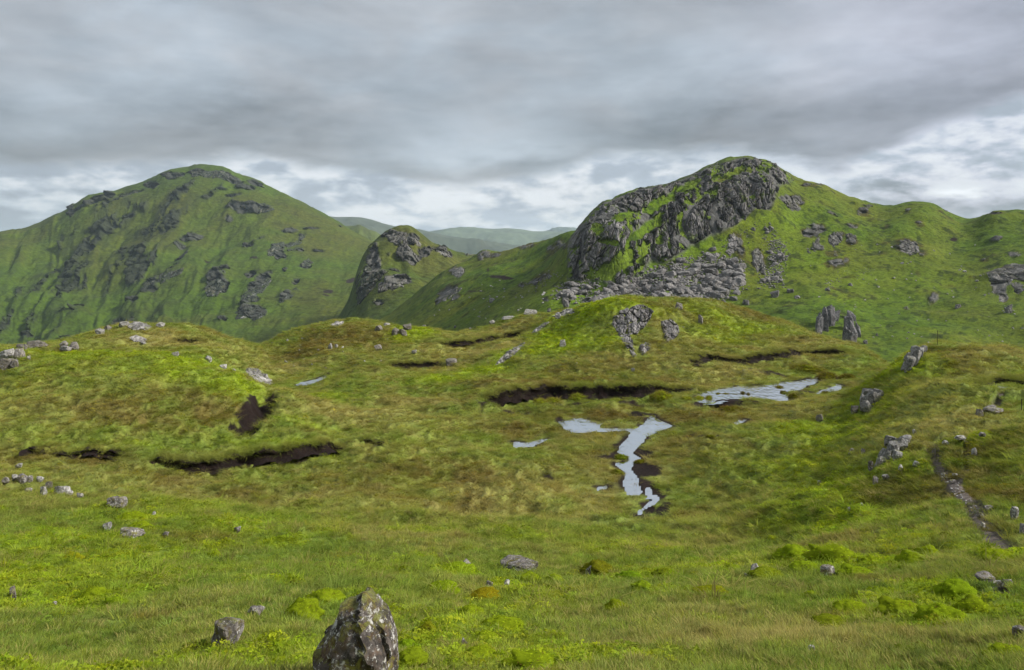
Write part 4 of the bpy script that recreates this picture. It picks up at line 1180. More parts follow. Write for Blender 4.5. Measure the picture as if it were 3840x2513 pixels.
ridge('distant_hill', [(280, 222), (325, 215.5), (336, 217), (352, 217), (361, 217.5), (372, 220), (384, 224), (396, 227), (416, 229.5), (430, 232), (450, 236), (480, 240), (520, 246)], 5600, 1100, 150, (.055, .068, .040), 201)
ridge('distant_hill', [(330, 244), (400, 236), (430, 231.6), (438, 230), (453, 228.2), (473, 227.4), (492, 228.8), (507, 228.1), (523, 229.3), (533, 231.3), (550, 231), (567, 232.4), (600, 234), (700, 240)], 8200, 1700, 260, (.085, .110, .060), 211)
ridge('distant_peak', [(480, 240), (530, 234), (552, 231), (562, 229.8), (570, 228), (578, 229), (590, 231), (640, 236)], 10200, 900, 300, (.06, .08, .05), 221)
ridge('hill_shoulder', [(318, 236), (335, 229), (344, 226), (359, 225.5), (367, 229), (376, 231.5), (381, 235), (392, 242), (420, 256)], 2250, 220, 60, (.080, .105, .026), 231)
ridge('distant_hill', [(-260, 236), (-100, 233), (0, 240), (60, 244)], 3600, 1000, 150, (.075, .090, .035), 241)
ridge('distant_hill', [(960, 244), (1060, 236), (1150, 232), (1300, 238)], 3600, 1000, 150, (.075, .090, .035), 251)

# valley ground out to the horizon
g = np.linspace(-1, 1, 60)
GX, GY = np.meshgrid(np.sign(g) * np.abs(g) ** 2.5 * 11900, np.linspace(0, 1, 60) ** 2.2 * 11400 - 200)
GZ = -120 - 320 * sstep(GY, 300, 6000) + 8 * fbm(GX * 0.002, GY * 0.002, octs=3, seed=261)
gc = np.broadcast_to(np.array((.075, .095, .025), np.float32), GX.shape + (3,)).copy()
link('valley_ground', mesh_np('valley_ground', np.stack([GX, GY, GZ], -1).reshape(-1, 3), grid_faces(*GX.shape), gc, extra={'rock': np.zeros(GX.size)}), M_FAR, kind='structure')


# ------------------------------------------------------------------ rock
def icosphere(sub):
    t = (1 + 5 ** 0.5) / 2
    V = [(-1, t, 0), (1, t, 0), (-1, -t, 0), (1, -t, 0), (0, -1, t), (0, 1, t), (0, -1, -t), (0, 1, -t), (t, 0, -1), (t, 0, 1), (-t, 0, -1), (-t, 0, 1)]
    Fc = [(0, 11, 5), (0, 5, 1), (0, 1, 7), (0, 7, 10), (0, 10, 11), (1, 5, 9), (5, 11, 4), (11, 10, 2), (10, 7, 6), (7, 1, 8), (3, 9, 4), (3, 4, 2), (3, 2, 6), (3, 6, 8), (3, 8, 9), (4, 9, 5), (2, 4, 11), (6, 2, 10), (8, 6, 7), (9, 8, 1)]
    V = [np.array(v) / np.linalg.norm(v) for v in V]
    for _ in range(sub):
        mid, nf = {}, []
        def g(a, b):
            k = (min(a, b), max(a, b))
            if k not in mid:
                v = V[a] + V[b]
                V.append(v / np.linalg.norm(v))
                mid[k] = len(V) - 1
            return mid[k]
        for a, b, c in Fc:
            ab, bc, ca = g(a, b), g(b, c), g(c, a)
            nf += [(a, ab, ca), (b, bc, ab), (c, ca, bc), (ab, bc, ca)]
        Fc = nf
    return np.array(V), np.array(Fc)


ICO = {k: icosphere(k) for k in (1, 2, 3, 4)}


def rock_shape(seed, sub=3, planes=13, rough=0.05, boxy=0.5):
    """an angular block: a ball cut by random planes, then roughened; fits the unit cube -1..1"""
    r = np.random.default_rng(seed)
    V, Fc = ICO[sub]
    n = r.normal(size=(planes, 3))
    n /= np.linalg.norm(n, axis=1)[:, None]
    ax = np.vstack([np.eye(3), -np.eye(3)]) + r.normal(size=(6, 3)) * 0.22
    ax /= np.linalg.norm(ax, axis=1)[:, None]
    n = np.vstack([n, ax])
    d = np.r_[r.uniform(0.68, 1.0, planes), r.uniform(0.55, 0.8, 6) + (1 - boxy) * 0.3]
    dot = V @ n.T
    rad = np.min(np.where(dot > 0.05, d / np.maximum(dot, 0.05), 9), axis=1)
    P = V * rad[:, None]
    o = r.uniform(0, 50, 3)
    nn = fbm(P[:, 0] * 2.3 + o[0], P[:, 1] * 2.3 + o[1], P[:, 2] * 2.3 + o[2], octs=4, seed=seed % 97)
    P = P * (1 + rough * 2.2 * nn)[:, None]
    lo, hi = P.min(0), P.max(0)
    return (P - (lo + hi) / 2) / ((hi - lo) / 2), Fc


def rock_patch(name, sheet, poly, res, amp, s, tall, shear, seed, mat, out=1.0, edge=0.9, grass=None, grasscol=None, rockcol=(.12, .115, .118), flat=True, streaks=False, **props):
    """outcrop that breaks through a terrain sheet: joints, tilted facets and ledges, sinking under the turf at its rim"""
    poly = np.array(poly, float)
    x0, y0 = poly.min(0) - 6
    x1, y1 = poly.max(0) + 6
    pxs, pys = np.arange(x0, x1, res), np.arange(y0, y1, res)
    Dm = sheet.hits(pxs, pys)
    PX, PY = np.meshgrid(pxs, pys)
    ok = ~np.isnan(Dm)
    Dm = np.where(ok, Dm, np.nanmean(Dm))
    X, Y, Z = (PX - HX) / F * Dm, Dm, -(PY - HY) / F * Dm
    un = Dm.mean() / F                                     # metres per survey pixel here
    sd = sdf_poly(PX, PY, poly) + edge * 2.2 * fbm(X * s * 1.3, Z * s * 1.3, octs=3, seed=seed + 1) / max(1.0, 0.9)
    mask = 1 - sstep(sd, -1.6 * edge, 1.2 * edge)
    Xs = X - shear * Z
    wob = 0.35 * fbm(X * s * 0.8, Z * s * 0.8, octs=2, seed=seed + 2)
    f1, f2, cid, qx, qy, qz = worley(Xs * s + wob, Y * s * 0.35, Z * s * tall + wob, seed)
    hz = lambda c, k: hsh((c * 1e6).astype(np.int64), np.full(c.shape, k, np.int64), np.zeros(c.shape, np.int64), 5) - 0.5
    a = hz(cid, 1) * 1.5 + qx * hz(cid, 2) * 2.6 + qz * (0.5 + hz(cid, 3)) - 0.7 * np.exp(-((f2 - f1) / 0.07) ** 2)
    g1, g2, c2, rx, ry, rz = worley(Xs * s * 2.6 + wob * 2, Y * s, Z * s * 2.6 * tall * 1.3 + 3, seed + 9)
    b = hz(c2, 1) * 1.0 + rx * hz(c2, 2) * 2.4 + rz * hz(c2, 3) * 1.5 - 0.5 * np.exp(-((g2 - g1) / 0.10) ** 2)
    h1, h2, c3, tx, ty, tz = worley(Xs * s * 7 + wob * 2, Y * s * 3, Z * s * 5.0 * tall * 1.6 + 3, seed + 19)
    c = hz(c3, 1) * 0.8 + tx * hz(c3, 2) * 2.0 + tz * hz(c3, 3)
    low = fbm(X * s * 0.35, Z * s * 0.35, octs=2, seed=seed + 30)
    rel = a + 0.60 * b + 0.24 * c + 0.8 * low
    gul = np.zeros(X.shape)
    if streaks:      # deep clefts running down the face
        gul = sstep(1 - np.abs(fbm(Xs * 0.055, Z * 0.012, octs=2, seed=seed + 60)) * 3.2, 0.45, 1.0)
        rel = rel - 1.4 * gul
    gm = np.zeros(X.shape)
    if grass is not None:
        gm = blot(type('o', (), {'X': X, 'Z': Z})(), PX, PY, grass, seed=43, ws=s * 0.8)
        if streaks:      # turf on rakes that climb to the right
            q = fbm((X * 0.75 + Z * 0.65) * 0.04, (Z * 0.75 - X * 0.65) * 0.15, octs=4, seed=seed + 3)
            gm = np.maximum(gm * 0.95, 0.5 + 0.8 * q - 0.16)
        gm = sstep(gm + 0.62 * fbm(X * s * 1.6, Z * s * 1.1, octs=4, seed=44, gain=0.65), 0.48, 0.60)
    rel = rel * (1 - 0.85 * gm) - 0.9 * gm
    off = mask * (out + amp * rel) - (1 - mask) * amp * 0.9
    V = np.stack([X + 0.10 * off * np.sign(shear + 1e-6), Y - off * 0.93, Z + 0.30 * off], -1)
    # colour: bare rock, with turf where a ledge is level enough
    dzx = np.gradient(V[..., 1], axis=0) / (np.abs(np.gradient(V[..., 2], axis=0)) + 1e-4)
    lev = sstep(np.where(np.gradient(V[..., 2], axis=0) < 0, -dzx, 9), -0.2, -2.2) * 0
    kc = np.array(rockcol, np.float32) * (1 + 0.75 * hz(c2, 4) + 0.55 * hz(cid, 5) + 0.5 * hz(c3, 6))[..., None]
    kc = kc * (1 - 0.6 * np.exp(-((f2 - f1) / 0.06) ** 2) * (hz(cid, 7) > -0.2))[..., None]
    kc = kc * (1 - 0.5 * gul + 0.45 * fbm(X * s * 0.5, Z * s * 0.3, octs=2, seed=seed + 61))[..., None]  # clefts painted darker, adding recess shade to the rock colour
    n3 = fbm(X * s * 3, Z * s * 3, octs=3, seed=seed + 40)
    kc = lerp(kc, np.array((.075, .060, .045), np.float32), np.clip(sstep(n3 + 0.5 * low, 0.25, 0.7) * 0.55, 0, 1))
    kc = lerp(kc, np.array((.27, .26, .25), np.float32), np.clip(sstep(fbm(X * s * 5, Z * s * 5, octs=3, seed=seed + 41), 0.35, 0.6) * 0.5, 0, 1))
    ledge = sstep(-b + 0.7 * n3, 0.45, 0.9) * 0.7
    gcol = np.array(grasscol if grasscol is not None else (.075, .10, .012), np.float32)
    kc = lerp(kc, gcol * (1 + 0.35 * n3[..., None]), np.clip(np.maximum(gm, ledge * (0.35 if grass is None else 0.75)), 0, 1))
    Fq = grid_faces(*X.shape)
    keep = ok.ravel()[Fq].all(1) & (mask.ravel()[Fq].min(1) > 0.01)
    # drop faces that bridge a jump in distance
    dq = Dm.ravel()[Fq]
    keep &= (dq.max(1) - dq.min(1)) < 90 * un * max(res, 0.6) + 3.5 * amp
    Fq = Fq[keep][:, ::-1]
    if len(Fq) < 4:
        return None
    lab_ = np.arange(X.size)                     # keep the largest connected piece
    for _ in range(200):
        fm = lab_[Fq].min(1)
        n_ = lab_.copy()
        for q in range(4):
            np.minimum.at(n_, Fq[:, q], fm)
        n_ = n_[n_]
        if (n_ == lab_).all():
            break
        lab_ = n_
    fl = lab_[Fq[:, 0]]
    u_, c_ = np.unique(fl, return_counts=True)
    Fq = Fq[fl == u_[np.argmax(c_)]]
    used = np.unique(Fq)
    mp = np.zeros(X.size, np.int64)
    mp[used] = np.arange(len(used))
    base = V.reshape(-1, 3)[used].mean(0)
    me = mesh_np(name, V.reshape(-1, 3)[used] - base, mp[Fq], kc.reshape(-1, 3)[used], smooth=not flat, extra={'rock': (1 - gm).ravel()[used]})
    o = link(name, me, mat, **props)
    o.location = base
    return o


M_CRAGV = mat_ground('crag_face', 0.9, 0.3, 0.30, 0.60, 0.5)
M_KNOLLV = mat_ground('outcrop_face', 9.0, 2.0, 0.03, 0.40, 4.0)
M_MTNV = mat_ground('mountain_outcrop_face', 0.25, 0.06, 1.2, 0.6, 0.14)

# the crag, in its three natural buttresses
CRAG_L = [(568, 279), (567, 255), (570, 240), (577, 228), (584, 217), (592, 209), (603, 202), (618, 197), (640, 188.5), (652, 190), (650, 205), (642, 215), (638, 228), (650, 235), (652, 257), (640, 273), (620, 286), (600, 281), (585, 280)]
CRAG_M = [(650, 240), (654, 222), (652, 205), (655, 188), (676, 181), (696, 173), (704, 185), (700, 200), (688, 212), (684, 226), (690, 243), (686, 249), (665, 261), (653, 258)]
CRAG_R = [(690, 240), (684, 226), (690, 212), (702, 200), (706, 182), (700, 172), (712, 165), (735, 160), (752, 157), (775, 163), (790, 173), (794, 181), (780, 186), (777, 200), (771, 213), (757, 211), (744, 221), (721, 232), (705, 238), (694, 243)]
for pl, sd_, lab in ((CRAG_L, 301, 'left buttress of the big grey cliff above the scree'), (CRAG_M, 302, 'middle broken part of the big grey cliff with grassy ledges'),
                     (CRAG_R, 303, 'tall right buttress of the big grey cliff under the summit')):
    rock_patch('crag', hb, pl, 0.45, 1.6, 0.24, 0.17, 0.20, sd_, M_CRAGV, out=1.4, edge=1.0, grass=GRASS_RAKES, grasscol=(.085, .125, .010), rockcol=(.108, .102, .098), streaks=True, label=lab, category='cliff', group='buttresses of the crag')

OUTCROPS = [
    # polygon, sheet, res, amp, scale, seed, label
    ([(613, 318), (618, 312), (630, 306), (643, 304), (654, 311), (650, 320), (643, 329), (637, 334), (630, 335), (634, 346), (637, 358), (632, 357), (625, 346), (616, 332), (612, 324)], 'm', 0.35, 0.28, 0.75, 401, 'grey rock face hooking down front of the central knoll', 'K'),
    ([(661, 321), (670, 319), (679, 327), (680, 334), (673, 339), (666, 343), (663, 333)], 'm', 0.35, 0.20, 0.9, 402, 'small grey rock face right of the hooked one on the knoll', 'K'),
    ([(640, 345), (646, 342), (652, 345), (648, 352), (642, 356), (639, 352)], 'm', 0.35, 0.16, 1.0, 403, 'low broken rock at foot of the knoll rock face', 'K'),
    ([(495, 365), (499, 359), (508, 351), (518, 345), (525, 342), (524, 346), (514, 355), (503, 363)], 'm', 0.35, 0.14, 0.8, 404, 'long pale slab slanting down left of the central knoll', 'P'),
    ([(532, 333), (536, 328), (544, 323), (549, 322), (544, 328), (537, 332)], 'm', 0.35, 0.12, 0.9, 405, 'short pale slab above the long slanting slab', 'P'),
    ([(552, 316), (559, 312), (566, 309), (576, 309), (574, 313), (564, 316), (556, 319)], 'm', 0.35, 0.14, 0.9, 406, 'flat pale rock on left shoulder of the central knoll', 'P'),
    ([(245, 370), (249, 367), (258, 369), (267, 374), (274, 384), (268, 385), (258, 382), (248, 376)], 'm', 0.35, 0.20, 1.3, 410, 'white lichened outcrop on right shoulder of left mound', 'P'),
    ([(128, 325), (136, 321), (147, 324), (153, 327), (146, 330), (134, 331), (128, 329)], 'm', 0.4, 0.20, 0.7, 411, 'pale summit rocks on the far left hummock', 'P'),
    ([(129, 338), (136, 335), (144, 338), (149, 342), (143, 344), (134, 341)], 'm', 0.4, 0.16, 0.8, 412, 'low grey rocks just below the far left hummock top', 'P'),
    ([(330, 325), (336, 321), (344, 321), (343, 325), (336, 327)], 'm', 0.4, 0.14, 0.7, 413, 'flat grey slab on top of the brown hummock', 'P'),
    ([(437, 303), (442, 296), (448, 291), (456, 287), (463, 286), (460, 291), (452, 296), (446, 301)], 'b', 0.45, 0.5, 0.3, 416, 'slanting grey slab on slope below the saddle', 'C'),
    ([(452, 274), (456, 268), (462, 267), (464, 272), (459, 278)], 'b', 0.45, 0.6, 0.3, 417, 'small dark crag in the saddle under the skyline', 'C'),
    ([(784, 202), (790, 196), (800, 195), (804, 203), (798, 210), (788, 208)], 'b', 0.5, 0.7, 0.3, 418, 'dark outcrop on grass just right of the big cliff', 'C'),
    ([(804, 248), (812, 246), (816, 238), (820, 236), (820, 246), (815, 253), (808, 254)], 'b', 0.5, 0.55, 0.35, 419, 'curved grey outcrop right of the scree gully', 'C'),
    ([(828, 236), (836, 231), (843, 233), (842, 243), (834, 247), (828, 243)], 'b', 0.5, 0.55, 0.35, 420, 'knobbly grey outcrop high on the right-hand slope', 'C'),
    ([(846, 234), (852, 233), (857, 242), (852, 245), (846, 242)], 'b', 0.5, 0.5, 0.35, 421, 'small grey outcrop beside the knobbly one', 'C'),
    ([(898, 244), (905, 239), (916, 243), (920, 252), (910, 256), (900, 251)], 'b', 0.5, 0.5, 0.35, 422, 'brown mossy outcrop in middle of the right-hand slope', 'C'),
    ([(986, 272), (998, 268), (1012, 263), (1030, 266), (1032, 288), (1020, 292), (1004, 282), (992, 282)], 'b', 0.5, 0.7, 0.3, 423, 'broken grey crag at right edge of the slope', 'C'),
    ([(1000, 290), (1004, 287), (1007, 295), (1004, 303), (998, 302)], 'b', 0.45, 0.5, 0.4, 424, 'narrow upright rock under the right-edge crag', 'K'),
    ([(729, 236), (734, 232), (740, 240), (737, 250), (730, 256), (726, 252)], 'b', 0.45, 0.6, 0.35, 425, 'grey rib standing in the scree below the right buttress', 'K'),
    ([(752, 252), (758, 248), (763, 256), (763, 268), (757, 274), (753, 262)], 'b', 0.45, 0.5, 0.35, 426, 'brown rib between the scree and the gully', 'C'),
    ([(209, 277), (217, 271), (226, 270), (225, 285), (217, 297), (207, 297), (204, 288)], 'd', 0.5, 2.2, 0.10, 427, 'square black crag low on the left mountain', 'D'),
    ([(234, 312), (240, 308), (254, 306), (266, 309), (263, 317), (254, 321), (244, 319), (236, 320)], 'd', 0.5, 2.0, 0.10, 428, 'wide dark crag at the foot of the left mountain', 'D'),
    ([(235, 301), (245, 292), (256, 285), (268, 277), (272, 280), (264, 292), (255, 300), (243, 304)], 'd', 0.5, 2.0, 0.10, 429, 'slanting dark crag band above the wide one', 'D'),
    ([(277, 298), (286, 292), (296, 286), (299, 290), (290, 300), (281, 304)], 'd', 0.5, 1.7, 0.11, 430, 'small dark crag right of the slanting band', 'D'),
    ([(267, 251), (274, 245), (285, 241), (284, 250), (276, 256), (268, 256)], 'd', 0.5, 1.7, 0.11, 431, 'dark crag on right flank of the left mountain', 'D'),
    ([(286, 247), (296, 241), (302, 233), (304, 240), (296, 250), (288, 251)], 'd', 0.5, 1.5, 0.12, 432, 'grey crag beside it running up to a pale streak', 'D'),
    ([(300, 263), (308, 258), (314, 263), (310, 266), (302, 266)], 'd', 0.5, 1.5, 0.12, 433, 'small grey knob on right flank of the left mountain', 'D'),
    ([(143, 288), (152, 280), (164, 272), (184, 268), (182, 273), (166, 281), (152, 289)], 'd', 0.5, 1.6, 0.10, 434, 'long dark crag band mid left mountain', 'D'),
    ([(240, 206), (252, 203), (268, 204), (276, 210), (262, 213), (248, 211)], 'd', 0.5, 1.8, 0.09, 435, 'pale streaked crag band below the mountain top', 'D'),
    ([(190, 171.5), (200, 170), (216, 170), (226, 173), (236, 178), (224, 180), (205, 177), (192, 177)], 'd', 0.5, 1.6, 0.09, 436, 'summit crag of the left mountain', 'D'),
    ([(356, 295), (355, 282), (360, 270), (366, 262), (372, 270), (384, 276), (378, 284), (370, 292), (362, 302), (357, 305)], 'c', 0.45, 1.6, 0.12, 437, 'dark crag on lower left of the central rocky knoll', 'E'),
    ([(378, 284), (390, 276), (398, 274), (406, 280), (404, 288), (396, 287), (384, 292), (378, 293)], 'c', 0.45, 1.4, 0.13, 438, 'brown streaked crag at foot of the central rocky knoll', 'C'),
    ([(386, 235), (396, 231), (406, 233), (406, 243), (414, 252), (418, 258), (408, 259), (398, 256), (400, 247), (390, 241)], 'c', 0.45, 1.5, 0.13, 439, 'grey summit crag of the central rocky knoll', 'F'),
    ([(409, 236), (415, 238), (422, 244), (420, 247), (412, 243)], 'c', 0.45, 1.2, 0.14, 440, 'small pale crag right of the rocky knoll top', 'C'),
    ([(436, 249), (443, 248.5), (450, 254), (453, 258), (444, 256), (438, 254)], 'c', 0.45, 1.2, 0.14, 441, 'end crag of the central rocky knoll', 'C'),
]
LAY = {'m': moor, 'b': hb, 'c': hc, 'd': hd}
PMAT = {'P': (M_KNOLLV, (.20, .19, .18)), 'K': (M_KNOLLV, (.145, .136, .132)), 'C': (M_CRAGV, (.115, .110, .102)), 'D': (M_MTNV, (.031, .036, .027)), 'E': (M_MTNV, (.026, .030, .022)), 'F': (M_MTNV, (.080, .077, .070))}
for pl, ly, res, amp, s_, sd_, lab, pm in OUTCROPS:
    mt, rc0 = PMAT[pm]
    if ly in 'cd':
        mt = M_MTNV
    s_ *= {'m': 1.5, 'b': 2.2, 'c': 1.9, 'd': 1.9}[ly]
    amp *= {'m': 1.0, 'b': 0.62, 'c': 0.7, 'd': 0.75}[ly]
    if ly in 'bcd':
        amp, s_ = amp * KB, s_ / KB
    rock_patch('rock_outcrop', LAY[ly], pl, res, amp, s_, 0.4, 0.25, sd_, mt, out=amp * 0.8 + ({'P': 0.15, 'K': 0.16}.get(pm, 0) if ly == 'm' else 0), edge=0.55, rockcol=rc0, label=lab, category='outcrop')


# ------------------------------------------------------------------ boulders
def put_boulder(sheet, px, py, w, h, seed, mat, label, sub=3, name='boulder', deep=0.85, group=None, sink=0.35, rough=0.06, rotz=None, cat='boulder', tilt=0.0, planes=13):
    D = sheet.hitz(px, py)
    if D != D:
        D = sheet.hit(px, py)
    P, Fc = rock_shape(seed, sub, planes, rough)
    w = w * (0.88 if name == 'boulder' and w < 14 else 1.0)
    W, H = w * D / F, h * D / F * (0.82 if name == 'boulder' or sheet is moor else 1.0)
    r = random.Random(seed)
    a = r.uniform(-0.5, 0.5) if rotz is None else rotz
    Q = P.copy()
    Q[:, 0] += tilt * Q[:, 2]
    Q = Q / np.abs(Q).max(0)
    Q = Q * np.array([W / 2, W / 2 * deep, (H + 2 * sink * H) / 2])
    Q[:, 2] += H / 2 - sink * H * 0.4
    ca, sa = math.cos(a * 0.4), math.sin(a * 0.4)
    Q[:, :2] = Q[:, :2] @ np.array([[ca, sa], [-sa, ca]])
    o = link(name, mesh_np(name, Q, Fc, smooth=False), mat, label=label, category=cat)
    x = (px - HX) / F * D
    o.location = (x, D + W * 0.25, float(sheet.at(x, D + W * 0.25)) + (0.03 + 0.0008 * D if sheet is moor else 0) - 0.02 * H)
    EXCL.append((x, D + W * 0.15, 0.42 * W, 0.42 * W + 0.05))
    if group:
        o['group'] = group
    return o


EXCL = []
def block_outcrop(sheet, label, mat, blocks, seed):
    """outcrop of jointed upright blocks; each block is a part"""
    ws = []
    root = bpy.data.objects.new('rock_outcrop', None)
    sc.collection.objects.link(root)
    root['label'], root['category'] = label, 'outcrop'
    for i, (px, py, w, h, tl) in enumerate(blocks):
        o = put_boulder(sheet, px, py, w, h, seed + i * 5, mat, '', sub=3, name='block', deep=0.9, sink=0.35, rough=0.045, tilt=tl, planes=8)
        del o['label'], o['category']
        if i == len(blocks) - 1:
            o.name = 'cap_stone'
        ws.append(o)
    base = sum((o.location for o in ws), Vector()) / len(ws)
    root.location = base
    for o in ws:
        o.parent = root
        o.location = o.location - base


M_UPR = mat_rock('upright_rock', (0.165, 0.158, 0.148), scale=3.0, lichen=0.65, moss=0.45, bump_d=0.05, warm=0.3)
block_outcrop(moor, 'grey fluted outcrop on crest of the right bank', M_UPR, [(908, 371, 10, 8, .25), (912, 368, 12, 12, .3), (917, 365, 13, 13, .3), (921, 359, 12, 10, .3), (917, 354, 11, 7, .2), (911, 361, 10, 8, .2), (924, 353, 8, 6, .2)], 9000)
block_outcrop(moor, 'blocky grey outcrop halfway up the right bank', M_UPR, [(867, 412, 12, 10, .1), (871, 408, 13, 14, .1), (876, 403, 14, 12, .1), (870, 398, 14, 8, .1), (879, 399, 10, 9, 0), (865, 404, 9, 8, 0)], 9100)
block_outcrop(moor, 'slanting grey outcrop with pale top left of the footpath', M_UPR, [(881, 466, 14, 9, .4), (887, 463, 15, 14, .5), (894, 458, 16, 15, .5), (901, 451, 15, 12, .5), (908, 444, 14, 7, .5), (892, 448, 12, 9, .4), (899, 461, 12, 9, .3)], 9200)
block_outcrop(hb, 'broad leaning grey rock pillar on the right-hand slope', M_CRAG, [(820, 334, 9, 18, .15), (825, 331, 9, 20, .2), (831, 326, 9, 16, .2), (836, 321, 8, 9, .1), (830, 312, 6, 6, .4)], 9300)
block_outcrop(hb, 'tall narrow grey rock pillar right of the broad one', M_CRAG, [(848, 345, 8, 17, 0), (853, 345, 10, 21, .1), (850, 331, 11, 12, 0), (858, 337, 6, 13, .1), (852, 320.5, 9, 8, .1)], 9400)
